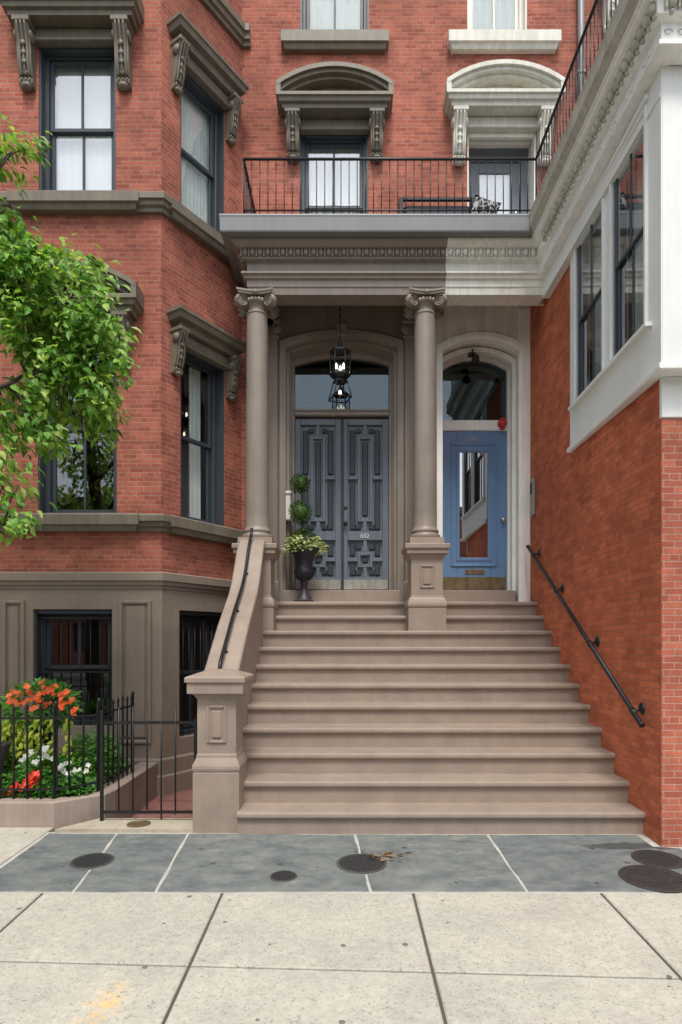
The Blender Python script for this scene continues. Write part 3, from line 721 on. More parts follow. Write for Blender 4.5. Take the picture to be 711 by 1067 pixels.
# balcony door, set deep in a panelled recess
mb = MB(fx); x0, x1 = D2[0], D2[1]
mb.box(x0 - .002, x0 + .02, .01, .30, 6.62, 8.54); mb.box(x1 - .03, x1 + .002, .01, .30, 6.62, 8.54); mb.box(x0 + .02, x1 - .03, .01, .30, 8.50, 8.542); mb.box(x0 + .02, x1 - .03, .01, .06, 8.44, 8.5, .006); mb.box(x0 + .02, x1 - .03, .14, .18, 8.46, 8.5, .006)
mb.build('recess_lining', 'cream', rhouse)
mb = MB(fx); x0, x1 = D2[0], D2[1]
mb.box(x0, x0 + .07, .28, .36, 6.62, 8.5); mb.box(x1 - .13, x1, .28, .36, 6.62, 8.5); mb.box(x0 + .07, x1 - .13, .28, .36, 8.32, 8.5)
mb.build('balcony_door_frame', 'grey_door', rhouse)
a, b = x0 + .075, x1 - .135
mb = MB(fx); q = .14
mb.box(a, a + q, .30, .345, 6.63, 8.31, .005); mb.box(b - q, b, .30, .345, 6.63, 8.31, .005); mb.box(a + q, b - q, .30, .345, 8.17, 8.31, .005); mb.box(a + q, b - q, .30, .345, 6.63, 6.8, .005)
bd = mb.build('balcony_door', 'grey_door', rhouse)
mb = MB(fx); mb.box(a + q, b - q, .32, .325, 6.8, 8.17); mb.build('pane', 'glass_sky', bd)
curtain(bd, fx, a + .1, b - .1, .37, 6.7, 8.25, M['curtain'], .008, 30)
mb = MB(fx)
for z in (7.42, 7.58): mb.ball((b - .07, .275, z), (.032, .03, .032), 12, 8)
mb.build('door_knob', 'steel', bd)
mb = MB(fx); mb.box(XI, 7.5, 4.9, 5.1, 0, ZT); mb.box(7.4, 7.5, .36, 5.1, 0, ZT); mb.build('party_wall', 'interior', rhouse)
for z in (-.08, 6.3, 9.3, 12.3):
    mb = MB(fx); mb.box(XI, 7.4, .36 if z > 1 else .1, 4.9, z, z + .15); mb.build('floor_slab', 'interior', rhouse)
mb = MB(); mb.box(XI, 7.6, FY - .3, 13.4, ZT, ZT + .3); mb.build('roof', 'cream', rhouse)
# cream doorway
BCX, BH = 1.83, .535
bL, bR = 1.295, 2.37; bc, bh = (bL + bR) / 2, (bR - bL) / 2
mb = MB(); plate(mb, 1.06, 2.505, 2.12, 6.35, arc(bc, bh, 2.12, 5.55, .17), FY, FY + .46); mb.build('porch_wall', 'cream_wall', rhouse)
mb = MB()
mb.strip(arc(bc, bh + .06, 2.13, 5.60, .18), arc(bc, bh + .0, 2.13, 5.55, .17), FY - .03, FY + .03)
mb.strip(arc(bc, bh + .02, 2.13, 5.57, .172), arc(bc, bh - .02, 2.13, 5.53, .165), FY - .012, FY + .1)
mb.strip(arc(bc, bh, 2.29, 5.53, .165), arc(bc, bh - .055, 2.29, 5.475, .155), FY + .22, FY + .3)
mb.strip(arc(bc, bh - .01, 2.29, 5.53, .165), arc(bc, bh - .075, 2.29, 5.46, .15), FY + .38, FY + .52)
mb.box(bc - bh + .02, bc + bh - .02, FY + .40, FY + .52, 4.60, 4.75, .012)
mb.box(2.34, 2.50, FY - .02, FY + .05, 2.13, 6.1, .008)
mb.build('door_frame', 'white_cream', rhouse)
mb = MB(); A = arc(bc, bh - .06, 4.74, 5.46, .15); B = [(p[0], 4.74) for p in A]; mb.strip(A, B, FY + .455, FY + .461); mb.build('transom_pane', 'glass_mirror', rhouse)
mb = MB(); mb.box(1.2, 1.26, 8.85, 12, 2.1, 6.3); mb.box(2.5, 2.56, 8.85, 12, 2.1, 6.3); mb.box(1.2, 2.56, 12, 12.1, 2.1, 6.3); mb.box(1.2, 2.56, 8.78, 12, 6.1, 6.2); mb.box(1.2, 2.56, 8.85, 12, 2.0, 2.1); mb.build('hall_wall', 'interior', rhouse)
# blue door
by = FY + .43; a, b = bc - bh + .078, bc + bh - .078; z0, z1 = 2.335, 4.60
gx0, gx1, gz0, gz1 = a + .255, b - .265, 2.80, 4.30
mb = MB()
mb.box(a, gx0 - .04, by, by + .045, z0, z1, .004); mb.box(gx1 + .04, b, by, by + .045, z0, z1, .004)
mb.box(gx0 - .04, gx1 + .04, by, by + .045, z0, gz0 - .04, .004); mb.box(gx0 - .04, gx1 + .04, by, by + .045, gz1 + .04, z1, .004)
for (p, q, y) in ((.13, .095, by - .016), (.05, 0, by - .01)):
    mb.box(gx0 - p, gx0 - q, y, by + .04, gz0 - p, gz1 + p, .008); mb.box(gx1 + q, gx1 + p, y, by + .04, gz0 - p, gz1 + p, .008)
    mb.box(gx0 - q, gx1 + q, y + .001, by + .04, gz1 + q, gz1 + p, .008); mb.box(gx0 - q, gx1 + q, y + .001, by + .04, gz0 - p, gz0 - q, .008)
bdoor = mb.build('door', 'door_blue', rhouse)
mb = MB(); mb.box(gx0, gx1, by + .012, by + .018, gz0, gz1); mb.build('pane', 'glass_mirror', bdoor)
mb = MB(); mb.box(a + .015, b - .015, by - .004, by + .002, z0 + .005, z0 + .19); mb.build('kick_plate', 'brass', bdoor)
mb = MB(); mb.box(bc - .13, bc + .15, by - .008, by + .002, z0 + .225, z0 + .295, .004); mb.build('mail_slot', 'brass', bdoor)
mb = MB(); k = Matrix.Translation((b - .055, by, 3.33)) @ Matrix.Rotation(R(90), 4, 'X')
mb.lathe([(.03, 0), (.03, .006), (.012, .01), (.012, .03), (.03, .04), (.033, .055), (.02, .066), (.001, .068)], (0, 0), 18, xf=k); mb.build('door_knob', 'steel', bdoor)
text('654', (bc - .02, by - .003, 4.475), .10, 'zinc', bdoor, 'house_number')

# ------------------------------------------------------------------ STOOP
stoop = thing('stoop', (.75, 6.5, 0), 'broad brown painted stoop of eleven steps between newel post and brick wall', 'stoop')
TY = lambda k: 5.112 + .288 * (k - 1)
HK = lambda k: .185 + .1944 * (k - 1)
XW = 2.5
for k in range(1, 12):
    y, h = TY(k), HK(k); back = TY(k + 1) + .06 if k < 11 else 9.0
    xl_ = -.905 if k == 1 else -1.005
    mb = MB(); hb = HK(k - 1) if k > 1 else -.03
    # rounded nosing then riser, drawn as one section and run across
    sec = [(y + .012, h - .052), (y + .003, h - .046), (y, h - .036), (y + .001, h - .016), (y + .006, h - .005), (y + .016, h), (back, h), (back, hb - .03), (y + .034, hb - .03), (y + .034, h - .068), (y + .02, h - .06), (y + .014, h - .056)]
    mb.prism(sec, xl_, XW + .006, 'x')
    mb.build('step', 'stoop', stoop)
mb = MB(); mb.box(-.90, .80, FY - .03, 8.95, 2.1, 2.30, .008); mb.build('door_sill', 'stoop', stoop)
mb = MB(); mb.box(1.25, 2.30, FY - .02, 9.0, 2.1, 2.298, .008); mb.build('door_sill', 'stoop', stoop)
# newel
nx, ny = -1.09, 5.365
def sq(mb, prof, cx, cy):
    vs = []; fs = []; n = len(prof)
    for (h, z) in prof: vs += [(cx - h, cy - h, z), (cx + h, cy - h, z), (cx + h, cy + h, z), (cx - h, cy + h, z)]
    for i in range(n - 1):
        for j in range(4): fs.append((i * 4 + j, i * 4 + (j + 1) % 4, i * 4 + 4 + (j + 1) % 4, i * 4 + 4 + j))
    fs += [(3, 2, 1, 0), tuple(range(4 * n - 4, 4 * n))]
    mb.add(vs, fs)
mb = MB(); sq(mb, [(.195, -.02), (.195, .50), (.190, .508), (.197, .515), (.202, .535), (.200, .56), (.188, .59), (.172, .625), (.170, .65), (.164, .66), (.164, 1.125), (.172, 1.13), (.185, 1.155), (.205, 1.17), (.235, 1.175), (.235, 1.265), (.252, 1.27), (.252, 1.305), (.244, 1.315), (.1, 1.365), (.01, 1.372)], nx, ny)
newel = mb.build('newel_post', 'stoop', stoop)
def relief(parent, xc, y, z0, z1, hw, m, t=.022):
    mb = MB()
    mb.box(xc - hw, xc - hw + t, y - .014, y + .01, z0, z1, .006); mb.box(xc + hw - t, xc + hw, y - .014, y + .01, z0, z1, .006)
    mb.box(xc - hw + t, xc + hw - t, y - .014, y + .01, z1 - t, z1, .006); mb.box(xc - hw + t, xc + hw - t, y - .014, y + .01, z0, z0 + t, .006)
    mb.box(xc - hw + t + .02, xc + hw - t - .02, y - .012, y + .01, z0 + t + .02, z1 - t - .02, .012)
    return mb.build('raised_panel', m, parent)
relief(newel, nx, ny - .164, .75, 1.07, .085, 'stoop')
# cheek wall with swept coping
cop = [(5.45, 1.30), (5.63, 1.425), (5.9, 1.62), (6.15, 1.80), (6.45, 1.985), (6.7, 2.14), (6.88, 2.29), (7.02, 2.46), (7.14, 2.62), (7.26, 2.745), (7.38, 2.82), (7.5, 2.86)]
def zc(y):
    for (a, za), (b, zb) in zip(cop, cop[1:]):
        if a <= y <= b: return za + (zb - za) * (y - a) / (b - a)
    return cop[-1][1]
mb = MB()
poly = [(5.5, -.25)] + [(y, z - .09) for y, z in cop] + [(7.6, 2.77), (7.6, -.25)]
mb.prism(poly, -1.235, -1.0, 'x'); mb.prism([(7.6, -.25), (7.6, 2.0), (8.3, 2.0), (8.3, -.25)], -1.235, -.9, 'x')
cheek = mb.build('cheek_wall', 'stoop', stoop)
mb = MB(); n = len(cop); sec = [(-1.265, -.10), (-1.275, -.085), (-1.275, -.02), (-1.262, -.002), (-1.25, 0), (-.985, 0), (-.972, -.004), (-.962, -.02), (-.962, -.085), (-.972, -.10)]
vs = []; fs = []; ns = len(sec)
for (y, z) in cop:
    for (x, dz) in sec: vs.append((x, y, z + dz))
for i in range(n - 1):
    for j in range(ns): fs.append((i * ns + j, i * ns + (j + 1) % ns, (i + 1) * ns + (j + 1) % ns, (i + 1) * ns + j))
fs += [tuple(range(ns - 1, -1, -1)), tuple(range((n - 1) * ns, n * ns))]
mb.add(vs, fs); mb.build('coping', 'stoop', cheek)
# pedestals under the columns
for cx in (.995, -1.10):
    cy = 7.665; mb = MB()
    sq(mb, [(.228, 1.70), (.228, 2.015), (.22, 2.02), (.232, 2.028), (.238, 2.05), (.235, 2.08), (.22, 2.12), (.20, 2.15), (.198, 2.165), (.192, 2.17), (.192, 2.61), (.2, 2.62), (.215, 2.65), (.235, 2.665), (.25, 2.68), (.25, 2.73), (.27, 2.74), (.27, 2.785), (.262, 2.795), (.21, 2.80), (.205, 2.88)], cx, cy)
    pd = mb.build('pedestal', 'stoop', stoop)
    relief(pd, cx, cy - .192, 2.26, 2.54, .09, 'stoop')

# ------------------------------------------------------------------ PORTICO
port = thing('portico', (0, 7.8, 2.1), 'brown columned portico with scrolled capitals over the double door', 'portico')
colroot = None
CX, CY = -1.10, 7.665
def column(cx):
    mb = MB(); cb, ct = 2.875, 5.66
    prof = [(.18, cb), (.188, cb + .015), (.19, cb + .04), (.182, cb + .06), (.162, cb + .066), (.16, cb + .08), (.168, cb + .09), (.17, cb + .105), (.162, cb + .122), (.152, cb + .128), (.147, cb + .15)]
    for i in range(17):
        t = i / 16; prof.append((.144 - .015 * t ** 1.7, cb + .16 + (ct - cb - .16) * t))
    mb.lathe(prof, (cx, CY), 40)
    c = mb.build('column', 'porch_brown', port)
    mb = MB()
    mb.lathe([(.129, ct - .005), (.136, ct), (.137, ct + .012), (.137, ct + .022), (.125, ct + .03), (.121, ct + .05), (.122, ct + .09), (.14, ct + .105), (.165, ct + .13), (.172, ct + .15), (.16, ct + .165)], (cx, CY), 36)
    # abacus with hollowed sides
    pts = []
    for s_ in range(4):
        a0 = math.pi / 4 + s_ * math.pi / 2
        P0 = Vector((math.cos(a0), math.sin(a0))) * .315; P1 = Vector((math.cos(a0 + math.pi / 2), math.sin(a0 + math.pi / 2))) * .315
        for i in range(8):
            t = i / 8; q = P0.lerp(P1, t); nrm = (P0 + P1).normalized(); pts.append(q - nrm * .05 * math.sin(math.pi * t))
    for (sc, za, zb) in ((1., ct + .225, ct + .25), (.93, ct + .2, ct + .225)):
        mb.prism([(cx + p.x * sc, CY + p.y * sc) for p in pts], za, zb, 'z')
    for s_ in range(4):
        a0 = [.62, math.pi - .62, math.pi + .62, -.62][s_]; d = Vector((math.cos(a0), math.sin(a0), 0)); side = Vector((-d.y, d.x, 0))
        c0 = Vector((cx, CY, ct + .135)) + d * .225
        for e in (-1, 1):
            sp = []
            for i in range(30):
                t = i / 29; th = t * 2.35 * 2 * math.pi + 1.2; r = .074 * (1 - t) ** .75 + .008
                sp.append(c0 + side * (e * (.036 - .008 * t)) + d * (r * math.cos(th)) + Vector((0, 0, r * math.sin(th))))
            mb.tube(sp, .015, 6, taper=.55)
        rot = Matrix(((d.x, 0, side.x, c0.x), (d.y, 0, side.y, c0.y), (0, 1, 0, c0.z), (0, 0, 0, 1)))
        mb.lathe([(.001, -.03), (.07, -.028), (.076, -.01), (.076, .01), (.07, .028), (.001, .03)], (0, 0), 20, xf=rot, caps=False)
        # band running up to the abacus
        mb.tube([c0 + d * .02 + Vector((0, 0, .074)), Vector((cx, CY, ct + .185)) + d * .15, Vector((cx, CY, ct + .17)) + d * .1], .026, 6)
    for s_ in range(4):
        a0 = s_ * math.pi / 2; q = Vector((cx + math.cos(a0) * .185, CY + math.sin(a0) * .185, ct + .21)); mb.ball(q, (.035, .035, .032), 8, 6)
        for i in range(-2, 3):
            aa = a0 + i * .26; mb.ball((cx + math.cos(aa) * .165, CY + math.sin(aa) * .165, ct + .14), (.018, .018, .03), 8, 6)
    mb.build('capital', 'porch_brown', c)
    return c
column(CX); column(.995)
for cx in (-1.06, .95):
    mb = MB(); mb.box(cx - .15, cx + .11 if cx > 0 else cx + .15, FY - .055, FY + .02, 2.13, 5.70, .01)
    mb.box(cx - .17, cx + .11 if cx > 0 else cx + .17, FY - .075, FY + .02, 2.13, 2.42, .012); mb.box(cx - .17, cx + .11 if cx > 0 else cx + .17, FY - .08, FY + .02, 5.68, 5.72, .008)
    pl = mb.build('pilaster', 'porch_brown', port)
    mb = MB()
    for e in (-1, 1):
        mb.lathe([(.001, 0), (.06, 0), (.075, .015), (.05, .03), (.03, .02), (.02, .04), (.001, .04)], (0, 0), 18, xf=Matrix.Translation((cx + e * .13, FY - .07, 5.80)) @ Matrix.Rotation(R(90), 4, 'X'), caps=False)
    mb.box(cx - .19, cx + .11 if cx > 0 else cx + .19, FY - .12, FY + .02, 5.86, 5.91, .01); mb.box(cx - .14, cx + .11 if cx > 0 else cx + .14, FY - .07, FY + .02, 5.72, 5.86, .01)
    mb.build('pilaster_capital', 'porch_brown', pl)
PF = 7.5
ENT = [(-.20, 6.43), (.17, 6.43), (.165, 6.405), (.14, 6.385), (.125, 6.37), (.11, 6.36), (.06, 6.35), (.055, 6.25), (.03, 6.24), (.012, 6.235), (0, 6.225), (0, 6.13), (.03, 6.12), (.062, 6.10), (.065, 6.075), (.035, 6.06), (.03, 6.03), (.004, 6.02), (.0, 5.945), (-.012, 5.94), (-.02, 5.857), (-.24, 5.857)]
SPL = 1.225
P_left = [(-1.20, FY), (-1.20, PF), (SPL, PF)]
mb = MB(); mb.sweep(P_left, ENT); ent = mb.build('entablature', 'porch_brown', port)
def eggs(path, m, parent, sp=.089):
    mb = MB()
    for (a, b, t0, t1) in path:
        a = Vector(a); b = Vector(b); d = (b - a); ln = d.length; d.normalize(); nr = Vector((d.y, -d.x)); n = int(ln / sp)
        for i in range(n):
            p = a + d * ((i + .5) * ln / n); q = p + nr * .075; mb.ball((q.x, q.y, 6.315), (.033, .033, .043), 8, 6)
            p2 = a + d * (i * ln / n); q2 = p2 + nr * .072
            mb.box(q2.x - .008, q2.x + .008, q2.y - .012, q2.y + .012, 6.27, 6.355)
            q3 = p + nr * .058; mb.ball((q3.x, q3.y, 6.255), (.02, .024, .02), 6, 5)
    return mb.build('egg_moulding', m, parent)
eggs([((-1.20, FY), (-1.20, PF - .06), 0, 0), ((-1.26, PF), (SPL, PF), 0, 0)], 'porch_brown', ent)
# beam behind, ceiling
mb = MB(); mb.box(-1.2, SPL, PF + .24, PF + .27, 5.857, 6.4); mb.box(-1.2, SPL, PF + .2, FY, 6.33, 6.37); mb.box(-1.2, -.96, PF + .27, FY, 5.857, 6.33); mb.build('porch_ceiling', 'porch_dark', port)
port2 = thing('portico', (1.85, 7.8, 2.1), 'cream portico section with egg moulding above the blue door', 'portico')
wx, wx1 = 2.375, 2.36
P_r = [(SPL + .001, PF), (wx, PF)]
mb = MB(); mb.sweep([(SPL + .001, PF), (2.44, PF)], ENT); ent2 = mb.build('entablature', 'cream', port2)
eggs([((SPL, PF), (wx - .06, PF), 0, 0)], 'cream', ent2)
mb = MB(); mb.box(SPL, 2.5, PF + .24, PF + .27, 5.857, 6.4); mb.box(SPL, 2.5, PF + .2, FY, 6.33, 6.37); mb.build('porch_ceiling', 'cream_wall', port2)
# balcony deck with its gutter edge
bal = thing('balcony', (0, 7.7, 6.43), 'balcony deck with plain grey gutter edge above the portico', 'balcony')
mb = MB(); mb.sweep([(-1.20, FY), (-1.20, PF), (wx - .19, PF)], [(-.2, 6.65), (.255, 6.65), (.262, 6.648), (.28, 6.64), (.285, 6.625), (.28, 6.6), (.275, 6.45), (.268, 6.435), (-.2, 6.435)]); mb.build('gutter', 'gutter', bal)
mb = MB(); mb.box(-1.1, 2.42, PF + .1, FY, 6.45, 6.62); mb.build('deck', 'gutter', bal)

# ------------------------------------------------------------------ WING WITH ORIEL
wing = thing('brick_wing', (4, 6.5, 0), 'orange brick side wing with white windowed upper floor beside the steps', 'building')
NY = 4.86
# side wall runs in depth: use a frame turned a quarter
xw = Matrix.Translation((XW, 0, 0)) @ Matrix.Rotation(R(-90), 4, 'Z')      # local x = -Y, local y = +X
mb = MB(xw); wall(mb, -FY, -NY, -.02, 6.3, [(-6.6, -5.0, 3.75, 6.2)], 0, .3)
mb.build('side_wall', 'brick_orange', wing)
mb = MB(); wall(mb, XW + .004, 7.2, -.02, 3.38, [], NY - .004, NY + .3) ; mb.build('front_wall', 'brick_pink', wing)
mb = MB(); mb.box(XW - .004, 7.2, NY - .02, NY + .02, 3.38, 3.70, .004); mb.build('fascia', 'white', wing)
# oriel: tilted face, near end proud of the brick
oy0, oy1 = 6.76, 4.71; oX = lambda y: 2.425 + (y - oy1) / (oy0 - oy1) * .05
an = math.atan2(.05, oy0 - oy1)
OL = math.hypot(.05, oy0 - oy1)
xo = Matrix.Translation((2.475, oy0, 0)) @ Matrix.Rotation(R(-90) - an, 4, 'Z')     # local x runs towards the street
u = lambda y: (oy0 - y)
wA = (u(6.56), u(5.83)); wB = (u(5.62), u(4.965))
mb = MB(xo); wall(mb, 0, OL - .006, 3.70, 6.2, [(wA[0], wA[1], 4.14, 5.90), (wB[0], wB[1], 4.14, 5.90)], 0, .14); mb.build('oriel_face', 'white', wing)
mb = MB(); mb.box(2.434, 7.2, oy1 + .002, oy1 + .14, 3.704, 6.3); mb.build('oriel_front', 'white', wing)
mb = MB(); mb.box(2.62, 7.2, oy1 + .16, 6.55, 3.705, 3.80); mb.build('oriel_floor', 'interior', wing)
mb = MB(); mb.sweep([(2.54, oy0), (2.475, oy0), (2.425, oy1), (7.2, oy1)], [(-.02, 3.745), (.022, 3.742), (.028, 3.735), (.028, 3.70), (.02, 3.69), (-.02, 3.69)]); mb.build('bottom_moulding', 'white', wing)
for (a, b) in (wA, wB):
    w = window(wing, xo, (a + b) / 2, b - a, 4.14, 5.90, .012, muntin=True, m='sash', gl='glass', frame=.022, q=.03, thin=True)
    curtain(w, xo, a + .03, b - .03, .19, 4.18, 5.88, M['curtain_dim'], .022, 34)
    mb = MB(xo)     # white casing
    for (x0, x1, z0, z1) in ((a - .035, a, 4.14, 5.93), (b, b + .035, 4.14, 5.93), (a, b, 5.90, 5.93)): mb.box(x0, x1, -.022, .03, z0, z1, .004)
    mb.build('window_casing', 'white', w)
sill(wing, xo, wA[0] - .05, wB[1] + .05, 4.075, 4.142, 'white', .055)
mb = MB(xo); mb.box(wA[0] - .05, wB[1] + .06, -.03, .01, 5.95, 6.0, .006); mb.build('head_moulding', 'white', wing)
# cornice of the wing, continuing the portico's
cyn = 4.585
WP = [(wx, PF + .1), (wx1, cyn), (7.2, cyn)]
ENTW = [(-.20, 6.43), (.15, 6.43), (.15, 6.415), (.13, 6.405), (.125, 6.38), (.10, 6.365), (.06, 6.355), (.055, 6.25), (.03, 6.24), (.012, 6.235), (0, 6.225), (0, 6.10), (.022, 6.09), (.03, 6.075), (.03, 6.05), (.015, 6.04), (0, 6.035), (-.12, 6.03)]
mb = MB(); mb.sweep(WP, ENTW); cor = mb.build('cornice', 'white_cream', wing)
mb = MB(); mb.box(2.428, 2.502, oy1 + .02, PF + .02, 5.81, 6.045); mb.box(2.418, 2.43, oy1 + .02, PF + .02, 5.81, 5.84); mb.build('architrave', 'white', wing)
mb = MB(); mb.box(2.50, 7.2, oy1 + .02, NY + .06, 3.702, 3.74); mb.build('oriel_soffit', 'white', wing)
eggs([((wx, PF - .36), (wx1, cyn - .06), 0, 0), ((wx1, cyn), (3.4, cyn), 0, 0)], 'cornice', cor)
mb = MB()
for i in range(8):
    y = 6.9 - i * .3
    for dy in (-.04, .04): mb = MB(); mb.ball((wx + (wx1 - wx) * (PF - y) / (PF - cyn) - .004, y + dy, 6.16), (.012, .02, .02), 8, 6); mb.build('rosette', 'white', cor)
for i in range(6):
    x = 2.46 + i * .3
    for e in (-.05, .05):
        mb = MB(); mb.tube([(x + e + .035 * math.cos(t * .7) * (1 - t / 14), cyn - .004, 6.165 + .03 * math.sin(t * .7) * (1 - t / 14)) for t in range(10)], .006, 5); mb.build('rosette', 'white', cor)
mb = MB(); mb.sweep([(wx, FY - .03), (wx1, cyn), (7.2, cyn)], [(-.2, 6.66), (.185, 6.66), (.205, 6.655), (.21, 6.64), (.20, 6.62), (.195, 6.52), (.205, 6.51), (.205, 6.49), (.19, 6.48), (.16, 6.445), (.15, 6.433), (-.2, 6.433)]); mb.build('gutter', 'cornice', wing)
mb = MB(); mb.box(2.45, 7.2, oy1 + .05, FY - .02, 6.45, 6.64); mb.build('roof', 'gutter', wing)
mb = MB(); mb.box(5.5, 5.6, NY + .3, FY, 0, 6.4); mb.build('party_wall', 'interior', wing)

# ------------------------------------------------------------------ RAILINGS
def railing(name, label, a, b, z0, z1, n, group=None, side=None):
    t = thing(name, (a[0], a[1], z0), label, 'railing', group)
    A = Vector((a[0], a[1])); B = Vector((b[0], b[1])); d = B - A
    mb = MB(); mb.tube([(A.x, A.y, z1), (B.x, B.y, z1)], .016, 8); 
    if side: mb.tube([(A.x, A.y, z1), (side[0], side[1], z1)], .016, 8)
    mb.build('top_rail', 'iron', t)
    mb = MB(); mb.tube([(A.x, A.y, z0 + .09), (B.x, B.y, z0 + .09)], .010, 6)
    if side: mb.tube([(A.x, A.y, z0 + .09), (side[0], side[1], z0 + .09)], .010, 6)
    mb.build('bottom_rail', 'iron', t)
    mb = MB(); mb.tube([(A.x, A.y, z0), (A.x, A.y, z1)], .0065, 6); o = mb.build('baluster', 'iron', t)
    rep(o, [(d.x * i / n, d.y * i / n, 0) for i in range(1, n + 1)])
    if side:
        s_ = Vector((side[0], side[1])) - A; k = int(s_.length / .1); rep(o, [(s_.x * i / k, s_.y * i / k, 0) for i in range(1, k + 1)])
    return t
railing('balcony_railing', 'black iron railing along the balcony over the double door', (-1.21, 7.3), (2.265, 7.3), 6.645, 7.345, 36, side=(-1.21, 8.28))
railing('balcony_railing', 'black iron railing receding along the roof of the white wing', (2.268, 7.27), (2.24, 4.55), 6.645, 7.345, 30)

# ------------------------------------------------------------------ HANDRAILS
hr = thing('handrail', (-1.12, 6.5, 2), 'thin black handrail lying along the coping of the cheek wall', 'handrail')
pts = [(-1.125, y, zc(y) + .075) for y in [5.53 + i * .06 for i in range(31)]]
pts = [(-1.125, 5.495, zc(5.5) + .01), (-1.125, 5.50, zc(5.5) + .05)] + pts + [(-1.125, 7.36, 2.9), (-1.125, 7.38, 2.97)]
mb = MB(); mb.tube(pts, .017, 8); mb.build('rail', 'iron', hr)
for y in (5.75, 6.35, 6.95):
    mb = MB(); mb.tube([(-1.125, y, zc(y) - .01), (-1.125, y, zc(y) + .07)], .012, 8); mb.lathe([(.03, zc(y) - .006), (.03, zc(y) + .006), (.015, zc(y) + .012)], (-1.125, y), 12); mb.build('rail_bracket', 'iron', hr)
wr = thing('handrail', (2.42, 6.5, 1.9), 'black pipe handrail bracketed to the orange brick wall', 'handrail')
p0 = Vector((2.42, 5.02, .935)); p1 = Vector((2.42, 8.13, 2.862)); dd = (p1 - p0).normalized()
mb = MB(); mb.tube([p0, p1], .021, 12); mb.tube([p0 - dd * .015, p0 + dd * .02], .025, 12); mb.tube([p1 - dd * .02, p1 + dd * .015], .025, 12); mb.build('rail', 'iron', wr)
for y in (5.16, 6.07, 7.05, 7.9):
    q = p0 + dd * ((y - p0.y) / dd.y); mb = MB()
    mb.tube([q + Vector((0, 0, -.005)), q + Vector((.0, .0, -.03)), q + Vector((.035, .01, .015)), q + Vector((.085, .01, .025))], .013, 8)
    mb.lathe([(.05, 0), (.05, .008), (.035, .018), (.001, .02)], (0, 0), 16, xf=Matrix.Translation(q + Vector((.08, .01, .025))) @ Matrix.Rotation(R(-90), 4, 'Y'))
    mb.tube([q - dd * .035, q + dd * .035], .026, 10)
    mb.build('rail_bracket', 'iron', wr)

# ------------------------------------------------------------------ PORCH FITTINGS
lan = thing('porch_lantern', (-.068, 7.95, 5.0), 'black two-tier glass porch lantern hanging before the double door', 'lantern')
lx, ly = -.068, 7.95
def lz(y): return CZ + (VY - y) / F * ly
mb = MB(); mb.tube([(lx, ly, lz(357)), (lx, ly, 6.34)], .007, 6)
for i in range(16): 
    z = lz(355) + i * .045; mb.ball((lx, ly, z), (.013 if i % 2 else .006, .006 if i % 2 else .013, .025), 6, 5)
mb.lathe([(.06, 6.33), (.06, 6.31), (.03, 6.29), (.01, 6.28)], (lx, ly), 16); mb.build('chain', 'iron', lan)
zt, zm, zb, zb2, zb3 = lz(366), lz(391), lz(394), lz(396), lz(417)
mb = MB(); r0 = .135
mb.lathe([(.02, zt + .12), (.035, zt + .1), (.03, zt + .07), (.06, zt + .05), (r0 * .9, zt + .012), (r0, zt + .005), (r0, zt - .012), (r0 * .9, zt - .014)], (lx, ly), 6, False)
for i in range(6):
    t = i * math.pi / 3; x, y = lx + r0 * .96 * math.cos(t), ly + r0 * .96 * math.sin(t); mb.tube([(x, y, zt), (x, y, zm)], .008, 6)
mb.lathe([(r0 * .9, zm + .02), (r0 * 1.02, zm + .015), (r0 * 1.02, zm - .012), (r0 * .7, zb - .01), (.07, zb2), (.09, zb2 - .02), (.1, zb2 - .03)], (lx, ly), 6, False)
q = .138; 
for i in range(4):
    t = i * math.pi / 2 + math.pi / 4 + .35
    a_ = (lx + .1 * math.cos(t), ly + .1 * math.sin(t), zb2 - .02); b_ = (lx + .165 * math.cos(t), ly + .165 * math.sin(t), zb3 + .02)
    t2 = t + math.pi / 2; c_ = (lx + .165 * math.cos(t2), ly + .165 * math.sin(t2), zb3 + .02); e_ = (lx + .1 * math.cos(t2), ly + .1 * math.sin(t2), zb2 - .02)
    mb.tube([a_, b_], .008, 6); mb.tube([b_, c_], .009, 6); mb.tube([a_, e_], .008, 6)
mb.tube([(lx, ly, zb2), (lx, ly, zb3 + .05)], .008, 6); mb.ball((lx, ly, zb3 + .045), .02, 8, 6)
mb.build('frame', 'iron', lan)
mb = MB(); mb.lathe([(r0 * .92, zt - .01), (r0 * .92, zm + .01)], (lx, ly), 6, False, caps=False); mb.build('lamp_glass', 'glass_lamp', lan)
for i in range(3):
    t = i * 2.1 + 3.6; x, y = lx + .055 * math.cos(t), ly + .055 * math.sin(t)
    mb = MB(); mb.lathe([(.014, zm + .02), (.014, zm + .07)], (x, y), 10); mb.build('candle', 'offwhite', lan)
    mb = MB(); mb.lathe([(.009, zm + .072), (.018, zm + .09), (.017, zm + .11), (.006, zm + .14), (.001, zm + .15)], (x, y), 10); mb.build('bulb', 'bulb', lan)
mb = MB(); mb.lathe([(.009, zb3 + .08), (.018, zb3 + .1), (.016, zb3 + .12), (.005, zb3 + .15)], (lx, ly + .02), 10); mb.build('bulb', 'bulb', lan)

